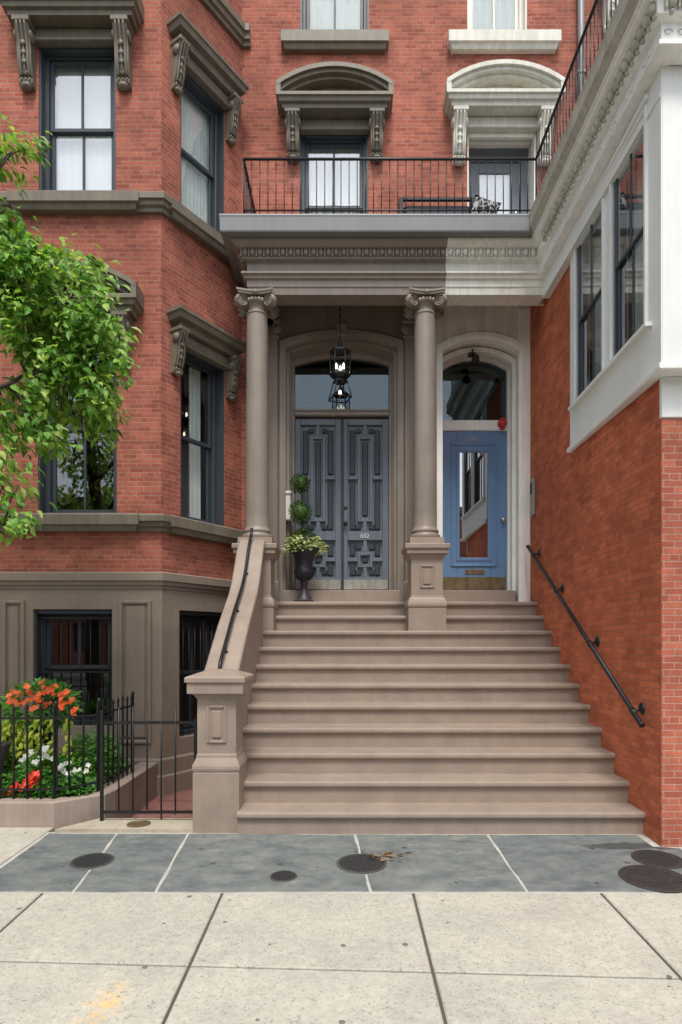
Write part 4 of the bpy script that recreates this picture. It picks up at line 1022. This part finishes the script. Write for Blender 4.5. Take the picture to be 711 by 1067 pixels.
mbx = thing('letter_box', (-.80, 8.38, 3.4), 'narrow off-white letter box on the left jamb of the double door', 'letter box')
mb = MB(); mb.box(-.812, -.735, 8.30, 8.42, 3.25, 3.63, .012); mb.build('body', 'offwhite', mbx)
mb = MB(); mb.box(-.815, -.728, 8.285, 8.425, 3.60, 3.645, .012); mb.build('lid', 'offwhite', mbx)
itc = thing('intercom', (2.49, 8.1, 3.5), 'long weathered metal intercom box on brick beside the cream doorway', 'intercom')
mb = MB(); mb.box(2.45, 2.502, 8.03, 8.16, 3.26, 3.76, .02); mb.build('body', 'zinc', itc)
mb = MB(); mb.box(2.446, 2.46, 8.05, 8.14, 3.55, 3.70, .004); mb.build('speaker_grille', 'rust', itc)
mb = MB()
for i in range(3): mb.ball((2.447, 8.095, 3.33 + i * .06), .012, 8, 6)
mb.build('button', 'steel', itc)
fa = thing('alarm_bell', (2.21, 8.70, 4.64), 'small red alarm bell on the transom bar over the blue door', 'alarm')
k = Matrix.Translation((2.215, 8.66, 4.685)) @ Matrix.Rotation(R(90), 4, 'X')
mb = MB(); mb.lathe([(.062, -.06), (.062, .02), (.058, .035), (.045, .05), (.02, .06), (.001, .062)], (0, 0), 20, xf=k); mb.build('bell', 'red', fa)
mb = MB(); mb.box(2.185, 2.25, 8.64, 8.70, 4.60, 4.77, .01); mb.build('housing', 'red', fa)
sl = thing('security_lamp', (1.79, 8.6, 5.55), 'black security lamp hanging under the cream arch', 'lamp')
mb = MB(); mb.tube([(1.765, 8.52, 5.66), (1.765, 8.5, 5.58), (1.79, 8.46, 5.53)], .014, 8); mb.box(1.70, 1.80, 8.46, 8.54, 5.555, 5.60, .01); mb.build('arm', 'iron', sl)
mb = MB(); mb.lathe([(.02, .05), (.045, .02), (.058, -.05), (.05, -.052), (.001, -.04)], (0, 0), 16, xf=Matrix.Translation((1.79, 8.43, 5.50)) @ Matrix.Rotation(R(38), 4, 'X')); mb.build('lamp_head', 'iron', sl)
# urn
urn = thing('urn', (-.545, 8.14, 2.129), 'tall dark iron urn planter standing at the left of the double door', 'urn')
ux, uy, uz = -.545, 8.14, 2.13
mb = MB(); mb.lathe([(.001, uz + .0), (.115, uz + .0), (.115, uz + .03), (.10, uz + .045), (.095, uz + .06), (.06, uz + .10), (.038, uz + .16), (.036, uz + .22), (.05, uz + .24), (.052, uz + .26), (.04, uz + .275), (.07, uz + .30), (.115, uz + .345), (.13, uz + .39), (.118, uz + .43), (.108, uz + .46), (.115, uz + .54), (.14, uz + .62), (.18, uz + .67), (.205, uz + .69), (.205, uz + .71), (.19, uz + .715), (.15, uz + .66), (.001, uz + .64)], (ux, uy), 32, caps=False)
for i in range(20):
    t = i * math.pi / 10; mb.tube([(ux + r * math.cos(t), uy + r * math.sin(t), uz + z) for r, z in ((.075, .30), (.118, .345), (.134, .39), (.12, .43))], .010, 5)
mb.build('bowl', 'urn', urn)
mb = MB(); mb.box(ux - .12, ux + .12, uy - .12, uy + .12, uz - .001, uz + .03, .006); mb.build('foot', 'urn', urn)
def leafball(mb, c, r, n, ln, w, rnd=.35):
    for _ in range(n):
        d = Vector((random.gauss(0, 1), random.gauss(0, 1), random.gauss(0, 1))).normalized()
        p = Vector(c) + Vector((d.x * r[0], d.y * r[1], d.z * r[2])) * random.uniform(.72, 1.03)
        e = (d + Vector((random.gauss(0, rnd), random.gauss(0, rnd), random.gauss(0, rnd) + .2)))
        mb.leaf(p, e, Vector((random.gauss(0, .6), random.gauss(0, .6), 1)), ln * random.uniform(.7, 1.2), w * random.uniform(.8, 1.2))
top = thing('topiary', (ux, uy + .03, uz + .66), 'green topiary of stacked clipped balls growing in the dark urn', 'topiary')
uz2 = uz + .66
tx, ty_ = ux - .035, uy + .03
mb = MB(); mb.tube([(tx, ty_, uz2 - .02), (tx + .005, ty_, uz2 + .95)], .012, 8); mb.tube([(tx + .03, ty_, uz2 - .02), (tx + .02, ty_, uz2 + .9)], .006, 6); mb.build('stem', 'bark', top)
def pz(y, Y): return CZ + (VY - y) / F * Y
for (px, py, rr) in ((312.5, 504, 9.3), (313, 534, 11.5)):
    c = ((px - VX) / F * ty_, ty_, pz(py, ty_)); r = rr / F * ty_
    mb = MB(); mb.ball(c, r * .72, 10, 8); leafball(mb, c, (r, r, r), 520, .032, .018); mb.build('clipped_ball', 'box_leaf', top)
mb = MB(); leafball(mb, (tx + .02, ty_, uz2 + .16), (.17, .15, .13), 420, .05, .028); mb.build('mound', 'box_leaf', top)
pal = thing('trailing_plant', (ux, uy - .03, uz + .66), 'pale variegated foliage plant spilling over the rim of the dark urn', 'plant')
mb = MB()
for _ in range(420):
    t = random.uniform(0, 2 * math.pi); r = random.uniform(.06, .25); 
    p = Vector((ux + r * math.cos(t) * (1.05 if math.cos(t) > 0 else 1), uy + r * math.sin(t), uz2 + .10 - max(0, r - .17) * 1.1 + random.uniform(-.05, .09)))
    e = Vector((math.cos(t), math.sin(t), random.uniform(-.5, .5)))
    mb.leaf(p, e, Vector((random.gauss(0, .4), random.gauss(0, .4), 1)), random.uniform(.05, .085), random.uniform(.04, .062))
mb.build('foliage', 'pale_leaf', pal)
# balcony sofa and cushion
sofa = thing('outdoor_sofa', (1.25, 7.55, 6.62), 'low grey outdoor sofa with dark frame behind the balcony railing', 'sofa')
sx0, sx1, sy = .67, 1.62, 7.62
mb = MB(); mb.box(sx0, sx0 + .05, sy, sy + .6, 6.625, 7.13, .005); mb.box(sx1 - .05, sx1, sy, sy + .6, 6.625, 7.13, .005); mb.box(sx0 + .05, sx1 - .05, sy, sy + .04, 7.09, 7.13, .005); mb.box(sx0 + .05, sx1 - .05, sy, sy + .6, 6.66, 6.70, .005); mb.build('frame', 'iron', sofa)
mb = MB(); mb.box(sx0 + .055, sx1 - .055, sy + .05, sy + .18, 6.72, 7.075, .03); mb.build('back_cushion', 'sofa', sofa)
mb = MB(); mb.box(sx0 + .055, sx1 - .055, sy + .18, sy + .6, 6.70, 6.82, .03); mb.build('seat_cushion', 'sofa', sofa)
m, nt, out = nodes('lattice_fabric'); p = pos(nt)
ck = nt.nodes.new('ShaderNodeTexVoronoi'); ck.feature = 'DISTANCE_TO_EDGE'; ck.inputs['Scale'].default_value = 13; L(nt, p, ck.inputs['Vector'])
pbsdf(nt, out, ramp(nt, ck.outputs['Distance'], [(.06, (.42, .42, .42)), (.09, (.02, .022, .03))]), .85); M['lattice'] = m
mb = MB()
cx_ = Matrix.Translation((1.72, 7.60, 6.93)) @ Matrix.Rotation(R(18), 4, 'Y')
vs = []; fs = []
for i in range(9):
    for j in range(9):
        a_, b_ = (i - 4) / 4, (j - 4) / 4; th = .07 * (1 - a_ ** 4) * (1 - b_ ** 4); pinch = 1 - .08 * (1 - abs(a_ * b_))
        vs += [(a_ * .17 * pinch, -th, b_ * .17 * pinch), (a_ * .17 * pinch, th, b_ * .17 * pinch)]
for i in range(8):
    for j in range(8):
        q = lambda i, j, s: (i * 9 + j) * 2 + s
        fs += [(q(i, j, 0), q(i + 1, j, 0), q(i + 1, j + 1, 0), q(i, j + 1, 0)), (q(i, j, 1), q(i, j + 1, 1), q(i + 1, j + 1, 1), q(i + 1, j, 1))]
mb.add(vs, fs, True, cx_)
mb.build('cushion', 'lattice', label='black and white patterned cushion leaning at the end of the grey sofa', cat='cushion')
# downpipe
dp = thing('downpipe', (3.16, 8.24, 6.6), 'grey downpipe running up the upper brick facade behind the wing railing', 'downpipe')
mb = MB(); mb.tube([(3.16, 8.23, 6.62), (3.16, 8.23, 12.3)], .045, 12); mb.build('pipe', 'gutter', dp)
for z in (7.6, 9.2, 10.8):
    mb = MB(); mb.box(3.10, 3.22, 8.18, 8.30, z, z + .04, .004); mb.build('pipe_clip', 'gutter', dp)

# ------------------------------------------------------------------ PLANTER, FENCE, GATE
kb = thing('planter_kerb', (-3, 6, 0), 'low brown stone kerb enclosing the flower bed below the bay', 'kerb')
mb = MB(); mb.sweep([(-6.5, 5.33), (-2.53, 5.33), (-2.2, 5.62), (-2.17, 5.8), (-2.17, 7.19)], [(-.2, .215), (-.012, .215), (0, .205), (0, -.25), (-.2, -.25)]); mb.build('kerb_stone', 'kerb', kb)
mb = MB(); mb.prism([(-6.5, 5.5), (-2.6, 5.5), (-2.38, 5.7), (-2.36, 7.2), (-6.5, 7.2)], -.03, .16, 'z'); mb.build('flower_bed', 'soil', kind='structure')
fence = thing('iron_fence', (-3, 5.45, .2), 'black iron picket fence on the kerb round the flower bed', 'fence')
fp = [(-6.4, 5.44), (-2.58, 5.44), (-2.30, 5.70), (-2.27, 6.52)]
mb = MB()
for (a, b) in zip(fp, fp[1:]):
    for z in (.93, .30): mb.tube([(a[0], a[1], z), (b[0], b[1], z)], .012, 4, False)
mb.build('fence_rail', 'iron', fence)
mb = MB(); mb.tube([(fp[0][0], fp[0][1], .2), (fp[0][0], fp[0][1], .985), (fp[0][0], fp[0][1], 1.03)], .0095, 6); mb.lathe([(.0095, 1.0), (.016, 1.01), (.001, 1.06)], fp[0], 6); pk = mb.build('picket', 'iron', fence)
offs = []
for (a, b) in zip(fp, fp[1:]):
    A, B = Vector(a), Vector(b); n = max(2, round((B - A).length / .118))
    for i in range(1, n + 1):
        q = A.lerp(B, i / n) - Vector(fp[0]); offs.append((q.x, q.y, random.uniform(-.012, .012)))
rep(pk, offs)
for q in (fp[1], fp[2], fp[3]):
    mb = MB(); mb.box(q[0] - .013, q[0] + .013, q[1] + .02, q[1] + .046, .2, 1.04, .004); mb.lathe([(.013, 1.04), (.02, 1.05), (.014, 1.07), (.001, 1.085)], (q[0], q[1] + .035), 10); mb.build('fence_post', 'iron', fence)
gate = thing('iron_gate', (-1.75, 5.42, .05), 'thin black iron gate between the flower bed kerb and the newel post', 'gate')
gx0_, gx1_ = -2.15, -1.32; gy = 5.42
mb = MB(); mb.box(gx0_ - .014, gx0_ + .014, gy - .014, gy + .014, .03, 1.0, .004); mb.box(gx1_ - .015, gx1_ + .015, gy - .015, gy + .015, .09, .93, .004)
for z in (.895, .105): mb.box(gx0_ + .02, gx1_ - .015, gy - .007, gy + .007, z - .013, z + .013)
mb.build('gate_frame', 'iron', gate)
mb = MB(); mb.tube([(gx0_ + .15, gy, .105), (gx0_ + .15, gy, 1.03)], .0075, 6); o = mb.build('picket', 'iron', gate); rep(o, [(.125 * i, 0, [0, .01, .02, -.06, -.02][i]) for i in range(1, 5)])
mb = MB(); mb.box(gx0_ + .05, gx0_ + .3, gy + .3, gy + .315, .70, .72); mb.build('latch', 'iron', gate)
# bed plants
def mound(name, c, r, n, ln, w, m, label, cat='plant'):
    t = thing(name, (c[0], c[1], .16), label, cat); mb = MB()
    for _ in range(n):
        a = random.uniform(0, 2 * math.pi); q = random.random() ** .5; h = random.random()
        p = Vector((c[0] + r[0] * q * math.cos(a), c[1] + r[1] * q * math.sin(a), .17 + r[2] * (1 - q * q * .7) * random.uniform(.35, 1)))
        mb.leaf(p, Vector((math.cos(a) * .8 + random.gauss(0, .4), math.sin(a) * .8 + random.gauss(0, .4) - .3, random.uniform(-.1, .8))), Vector((random.gauss(0, .5), random.gauss(0, .5) - .4, 1)), ln * random.uniform(.7, 1.25), w * random.uniform(.7, 1.2))
    mb.build('foliage', m, t)
    mb = MB()
    for i in range(7):
        a = i * .9; mb.tube([(c[0], c[1], .15), (c[0] + r[0] * .4 * math.cos(a), c[1] + r[1] * .4 * math.sin(a), .17 + r[2] * .5)], .008, 5)
    mb.build('stem', 'bed_leaf', t)
    return t
def blossom(mb, p, r, nrm, n=5):
    nrm = nrm.normalized(); a = nrm.cross(Vector((0, 0, 1)))
    if a.length < .1: a = Vector((1, 0, 0))
    a.normalize(); b = nrm.cross(a)
    for i in range(n):
        t = i * 2 * math.pi / n + random.random(); d = a * math.cos(t) + b * math.sin(t) + nrm * .25
        mb.leaf(p, d, nrm, r, r * .95, .1, .15)
def P(px, py, Y): return Vector(((px - VX) / F * Y, Y, CZ + (VY - py) / F * Y))
def flowers(t, spots, r, m, sub=4, spread=.035):
    mb = MB()
    for s in spots:
        for _ in range(sub):
            q = s + Vector((random.gauss(0, spread), random.gauss(0, spread), random.gauss(0, spread))); blossom(mb, q, r * random.uniform(.8, 1.2), Vector((random.gauss(0, .5), -1, random.uniform(.1, .9))))
    mb.build('blossoms', m, t)
# tall planter with orange flowers
ob = P(43, 735, 6.05)
pot = thing('flower_pot', (ob.x, ob.y, .16), 'dark pedestal pot hidden behind flowers in the bed', 'flower pot')
mb = MB(); mb.lathe([(.16, .15), (.16, .2), (.08, .26), (.06, .5), (.09, .56), (.14, .68), (.17, .80), (.175, .84), (.15, .84), (.13, .78), (.001, .78)], (ob.x, ob.y), 24, caps=False); mb.build('bowl', 'urn', pot)
of = thing('orange_impatiens', (ob.x, ob.y, .8), 'rounded plant of orange red blossoms growing high in the bed', 'flowers')
mb = MB(); leafball(mb, (ob.x, ob.y, .98), (.34, .3, .22), 620, .075, .042); mb.build('foliage', 'bed_leaf', of)
sp = [P(px, py, 5.78 + random.uniform(-.05, .1)) for px, py in ((28, 717), (34, 722), (44, 713), (47, 719), (40, 728), (22, 724), (30, 730), (53, 722), (62, 725), (69, 722), (71, 730), (50, 734), (34, 738), (13, 727), (14, 733), (60, 733), (67, 738), (76, 742), (22, 733), (42, 722), (56, 714), (68, 728), (12, 722))]
flowers(of, sp, .032, 'orange_petal', 3, .022)
lv = thing('trailing_vine', (ob.x, ob.y, .8), 'lime yellow leafy vine trailing down below the orange flowers', 'vine')
mb = MB()
for i in range(26):
    x = ob.x + random.uniform(-.3, .34); y = ob.y - .2 + random.uniform(-.08, .06); z = .92
    for k in range(16):
        z -= random.uniform(.03, .05); x += random.gauss(0, .012)
        if z < .3: break
        mb.leaf(Vector((x, y, z)), Vector((random.gauss(0, .6), -.5, random.uniform(-1.2, -.1))), Vector((random.gauss(0, .4), -1, .6)), random.uniform(.06, .1), random.uniform(.035, .05))
mb.build('foliage', 'lime_leaf', lv)
wf = mound('white_impatiens', (-2.82, 5.80), (.40, .27, .36), 1300, .08, .045, 'bed_leaf', 'leafy plant with white blossoms low in the bed', 'flowers')
flowers(wf, [P(px, py, 5.62) for px, py in ((62, 801), (68, 803), (72, 809), (70, 797), (40, 792), (25, 787), (31, 785), (50, 780), (89, 801), (66, 817), (45, 787), (76, 803))], .03, 'white_petal', 3, .02)
rf = mound('red_begonia', (-3.1, 5.68), (.3, .18, .22), 900, .075, .045, 'bed_leaf', 'low plant with a patch of red blossoms at the front of the bed', 'flowers')
flowers(rf, [P(px, py, 5.52) for px, py in ((13, 822), (18, 819), (23, 821), (28, 815), (34, 812), (38, 809), (36, 815), (15, 826), (26, 819), (9, 824), (32, 818))], .034, 'red_petal', 5, .022)
mound('bushy_plant', (-3.45, 6.0), (.45, .4, .62), 1500, .1, .055, 'bed_leaf', 'taller bright green bushy plant at the far left of the bed')
mound('bushy_plant', (-2.62, 6.3), (.26, .55, .5), 1200, .09, .04, 'bed_leaf', 'narrow green leafy plant along the side fence of the bed')
mound('bushy_plant', (-2.72, 5.68), (.36, .17, .24), 1000, .08, .05, 'bed_leaf', 'low dark green plant behind the front pickets below the white blossoms')
mound('bushy_plant', (-4.4, 6.0), (.6, .5, .4), 600, .09, .05, 'bed_leaf', 'green leafy plant at the outer end of the bed, mostly out of view')
# small dark urn in the bed
ur2 = thing('urn', (-3.02, 5.6, .16), 'small dark iron bowl urn among the plants near the front pickets', 'urn')
q = P(6, 770, 5.6)
mb = MB(); mb.lathe([(.08, .15), (.08, .19), (.03, .24), (.025, .48), (.04, .52), (.07, .6), (.085, .66), (.09, .68), (.08, .68), (.001, .62)], (q.x - .05, 5.6), 24, caps=False); ur2.location.x = q.x - .05; W[ur2] = Matrix.Translation(ur2.location); mb.build('bowl', 'urn', ur2)

# ------------------------------------------------------------------ COVERS AND LITTER
def cover(px, py, dia, label, m='manhole', rim=True, pat='dots', cat='manhole cover', sq_=1.):
    Y = F * 1.771 / (py - VY + 19.2); X = (px - VX) / F * Y; r = dia / 2; z = gz(Y)
    t = thing('manhole_cover', (X, Y, z), label, cat)
    tilt = Matrix.Translation((X, Y, z)) @ Matrix.Rotation(math.atan(.03), 4, 'X')
    mb = MB(tilt); mb.lathe([(r, -.01), (r, .004), (r - .004, .006), (r * .9, .006), (r * .9, .003), (r * .89, .001)], (0, 0), 40, False, caps=False); mb.build('rim', 'cover_rim' if m == 'manhole' else m, t)
    mb = MB(tilt); mb.lathe([(r * .89, -.005), (r * .89, .005), (.001, .005)], (0, 0), 40, False, caps=False)
    n = 6
    for i in range(-n, n + 1):
        for j in range(-n, n + 1):
            x, y = i * r * .13, j * r * .13
            if x * x + y * y < (r * .8) ** 2: mb.box(x - r * .035, x + r * .035, y - r * .035, y + r * .035, .004, .009)
    mb.build('lid', m, t); return t
cover(96, 897.5, .31, 'round black iron cover on the bluestone left of the newel post')
cover(377, 900, .37, 'round dark iron cover beside the dry leaves near the bottom step')
cover(295.5, 913.5, .19, 'small round dark iron cover between the two larger covers')
cover(686, 895.5, .37, 'rusty round cover near the brick corner, the one closer to the wall', 'rust')
cover(682, 915.5, .46, 'large rusty round cover at the edge of the pale pavement on the right', 'rust')
bc_ = thing('drain_cover', (-1.79, 5.30, .03), 'small tarnished brass drain cover in the concrete before the gate', 'drain cover')
mb = MB(); mb.lathe([(.10, .02), (.10, .034), (.085, .036), (.08, .032), (.001, .033)], (-1.79, 5.32), 28, False); mb.build('lid', 'brass', bc_)
lf = MB()
for _ in range(26):
    q = Vector((random.gauss(.27, .1), random.gauss(4.62, .05), 0)); q.z = gz(q.y) + .006 + random.random() * .012
    lf.leaf(q, Vector((1, random.gauss(0, .5), random.gauss(.1, .12))), Vector((random.gauss(0, .3), random.gauss(0, .3), 1)), random.uniform(.04, .08), random.uniform(.015, .03), .3, -.1)
lf.build('leaf_litter', 'dry_leaf', label='dry brown leaf scraps beside the round cover at the bottom step', cat='leaves', kind='stuff')


# ------------------------------------------------------------------ TREES
def in_poly(x, y, poly):
    c = False; n = len(poly); j = n - 1
    for i in range(n):
        if (poly[i][1] > y) != (poly[j][1] > y) and x < (poly[j][0] - poly[i][0]) * (y - poly[i][1]) / (poly[j][1] - poly[i][1]) + poly[i][0]: c = not c
        j = i
    return c
tree = thing('street_tree', (-4.1, 4.3, 0), 'leafy green street tree leaning in from the left over the fence', 'tree')
trunk = [(-4.3, 4.2, -.05), (-4.28, 4.22, 1.0), (-4.2, 4.3, 2.2), (-4.15, 4.4, 3.2), (-4.2, 4.5, 4.2), (-4.4, 4.5, 5.6), (-4.5, 4.4, 7.2)]
mb = MB(); mb.tube(trunk, .17, 12, taper=.35); mb.lathe([(.27, -.06), (.22, .05), (.18, .25)], (-4.3, 4.2), 14)
crown = [(-60, 215), (0, 214), (30, 236), (58, 256), (84, 278), (110, 292), (118, 318), (121, 350), (131, 374), (120, 395), (116, 425), (110, 462), (94, 445), (78, 410), (62, 400), (70, 450), (62, 475), (40, 460), (20, 465), (0, 455), (0, 420), (40, 400), (30, 370), (0, 340), (-60, 330)]
spr = [[(-20, 140), (12, 145), (36, 152), (20, 172), (-20, 175)], [(-20, 470), (12, 480), (30, 505), (10, 520), (-20, 505)], [(-20, 515), (15, 525), (42, 548), (20, 568), (-20, 560)]]
cents = []
random.seed(21)
while len(cents) < 200:
    x, y = random.uniform(-60, 145), random.uniform(220, 470)
    if in_poly(x, y, crown): cents.append(P(x, y, random.uniform(4.9, 5.75)))
for s in spr:
    k = 0
    while k < 5:
        x, y = random.uniform(-20, 48), random.uniform(130, 570)
        if in_poly(x, y, s): cents.append(P(x, y, random.uniform(4.8, 5.2))); k += 1
for _ in range(120):      # the rest of the crown, outside the picture to the left and above
    a = random.uniform(0, 2 * math.pi); r = random.uniform(.5, 1.9); z = random.uniform(3.4, 8.4)
    q = Vector((-5.1 + r * math.cos(a), 4.2 + r * math.sin(a), z))
    if VX + F * q.x / max(q.y, .3) < -95 or q.y < 1: cents.append(q)
k = 0
while k < 70:
    q = Vector((random.uniform(-4.5, -3.1), random.uniform(4.4, 5.6), random.uniform(2.9, 6.3)))
    if VX + F * q.x / q.y < -62: cents.append(q); k += 1
forks = [Vector(p) for p in trunk[2:]]
limbs = [[Vector((-4.17, 4.36, 2.9)), Vector((-3.7, 4.7, 3.25)), Vector((-3.1, 5.05, 3.6)), Vector((-2.6, 5.3, 3.95)), Vector((-2.2, 5.35, 3.95))],
         [Vector((-4.18, 4.42, 3.5)), Vector((-3.6, 4.8, 4.1)), Vector((-3.1, 5.2, 4.55)), Vector((-2.7, 5.4, 4.6)), Vector((-2.35, 5.45, 4.3))],
         [Vector((-4.2, 4.5, 4.2)), Vector((-3.7, 4.7, 4.7)), Vector((-3.2, 4.9, 5.1)), Vector((-2.85, 4.95, 5.35))],
         [Vector((-4.25, 4.28, 2.0)), Vector((-3.7, 4.6, 2.4)), Vector((-3.1, 4.85, 2.62)), Vector((-2.75, 4.95, 2.55))],
         [Vector((-4.3, 4.5, 5.0)), Vector((-5.0, 4.0, 6.0)), Vector((-5.6, 3.6, 7.0))], [Vector((-4.2, 4.4, 3.2)), Vector((-5.0, 3.9, 4.0)), Vector((-6.0, 3.6, 4.8))], [Vector((-4.4, 4.5, 5.6)), Vector((-4.6, 5.0, 6.6)), Vector((-5.0, 5.4, 7.6))]]
nodes_ = []
for l in limbs:
    pts = []
    for a, b in zip(l, l[1:]):
        for i in range(4): pts.append(a.lerp(b, i / 4) + Vector((random.gauss(0, .012), random.gauss(0, .012), random.gauss(0, .012))))
    pts.append(l[-1]); nodes_ += pts; mb.tube(pts, .036, 8, taper=.2)
lm = MB()
for c in cents:
    n = min(nodes_, key=lambda q: (q - c).length + (0 if q.x < c.x + .1 else .4))
    if (n - c).length < 1.6:
        mid = n.lerp(c, .5) + Vector((0, 0, .06)); mb.tube([n, mid, c], .010, 5, taper=.35); ax = (c - mid).normalized()
    else: ax = Vector((.7, .3, 0))
    ax = (ax + Vector((.25, 0, -.35))).normalized()
    for k in range(random.randint(24, 36)):
        t = random.uniform(-.16, .15); p = c + ax * t + Vector((random.gauss(0, .065), random.gauss(0, .07), random.gauss(0, .055)))
        d = Vector((ax.x + random.gauss(0, .55), ax.y + random.gauss(0, .55) - .15, random.uniform(-1.15, -.05)))
        lm.leaf(p, d, Vector((random.gauss(0, .4), random.gauss(-.3, .4), 1)), random.uniform(.06, .12), random.uniform(.042, .068), .22, .25)
mb.build('trunk', 'bark', tree); lm.build('foliage', 'tree_leaf', tree)
# trees and a terrace across the street, seen mirrored in the glass
def far_tree(x, y, h, label):
    t = thing('far_tree', (x, y, -.2), label, 'tree', 'trees across the street')
    mb = MB(); mb.tube([(x, y, -.3), (x + .1, y, h * .3), (x, y + .1, h * .6)], .18, 10, taper=.4); mb.build('trunk', 'bark', t)
    mb = MB()
    for _ in range(int(h * 6)):
        a = random.uniform(0, 6.28); r = random.uniform(.2, .26 * h); c = Vector((x + r * math.cos(a), y + r * math.sin(a), h * random.uniform(.3, .98)))
        for k in range(38):
            d = Vector((random.gauss(0, 1), random.gauss(0, 1), random.gauss(-.3, .7)))
            mb.leaf(c + d.normalized() * random.uniform(.1, .55), d, Vector((random.gauss(0, .4), random.gauss(0, .4), 1)), .24, .14)
    mb.build('crown', 'tree_leaf', t)
for (x, y, h) in ((-10.5, -6, 11), (-14, -8.5, 12), (-8, -9.5, 11.5), (-6.5, -18.5, 7), (3.5, -18.5, 7.5), (11, -18.5, 7)): far_tree(x, y, h, 'leafy tree across the street, mirrored in the window glass')
tr = thing('terrace_house', (0, -23, 0), 'brick terrace across the street, mirrored in the window glass', 'house')
xt = frame_xf((0, -22.2), math.pi)
hs = [(-20 + i * 3.2, -18.9 + i * 3.2, z, z + 1.7) for i in range(13) for z in (1.0, 4.2, 7.0)]
mb = MB(xt); wall(mb, -22, 22, -.3, 9.8, hs, 0, .3); mb.build('wall', 'brick', tr)
mb = MB(xt); mb.box(-22, 22, .22, .25, .5, 9.5); mb.build('window_glazing', 'sash', tr)
mb = MB(xt); mb.box(-22.2, 22.2, -.4, 6, 9.8, 10.2); mb.build('roof', 'trim_brown', tr)

# ------------------------------------------------------------------ LIGHT
w = bpy.data.worlds.new('World'); S.world = w; w.use_nodes = True; nt = w.node_tree; nt.nodes.clear()
EL, AZ = R(62), R(178)
sky = nt.nodes.new('ShaderNodeTexSky'); sky.sky_type = 'NISHITA'; sky.sun_disc = False; sky.sun_elevation = EL; sky.sun_rotation = AZ; sky.dust_density = 2.0; sky.air_density = 1.0; sky.ozone_density = .6
hs_ = nt.nodes.new('ShaderNodeHueSaturation'); hs_.inputs['Saturation'].default_value = .35; L(nt, sky.outputs[0], hs_.inputs['Color'])
bg = nt.nodes.new('ShaderNodeBackground'); bg.inputs['Strength'].default_value = .125; L(nt, hs_.outputs[0], bg.inputs['Color'])
wo = nt.nodes.new('ShaderNodeOutputWorld'); L(nt, bg.outputs[0], wo.inputs['Surface'])
sd = bpy.data.lights.new('sun', 'SUN'); sd.energy = 1.5; sd.angle = R(15); sd.color = (1, .955, .87)
so = bpy.data.objects.new('sun', sd); COL.objects.link(so)
dv = Vector((math.sin(AZ) * math.cos(EL), math.cos(AZ) * math.cos(EL), math.sin(EL)))
so.rotation_euler = (-dv).to_track_quat('-Z', 'Y').to_euler(); so.location = (0, -5, 14)
S.view_settings.view_transform = 'Standard'; S.view_settings.look = 'None'; S.view_settings.exposure = .98; S.view_settings.gamma = 1
S.view_settings.use_curve_mapping = False
S.render.engine = 'CYCLES'
S.cycles.max_bounces = 8; S.cycles.transparent_max_bounces = 12; S.cycles.diffuse_bounces = 4
S.cycles.use_denoising = True
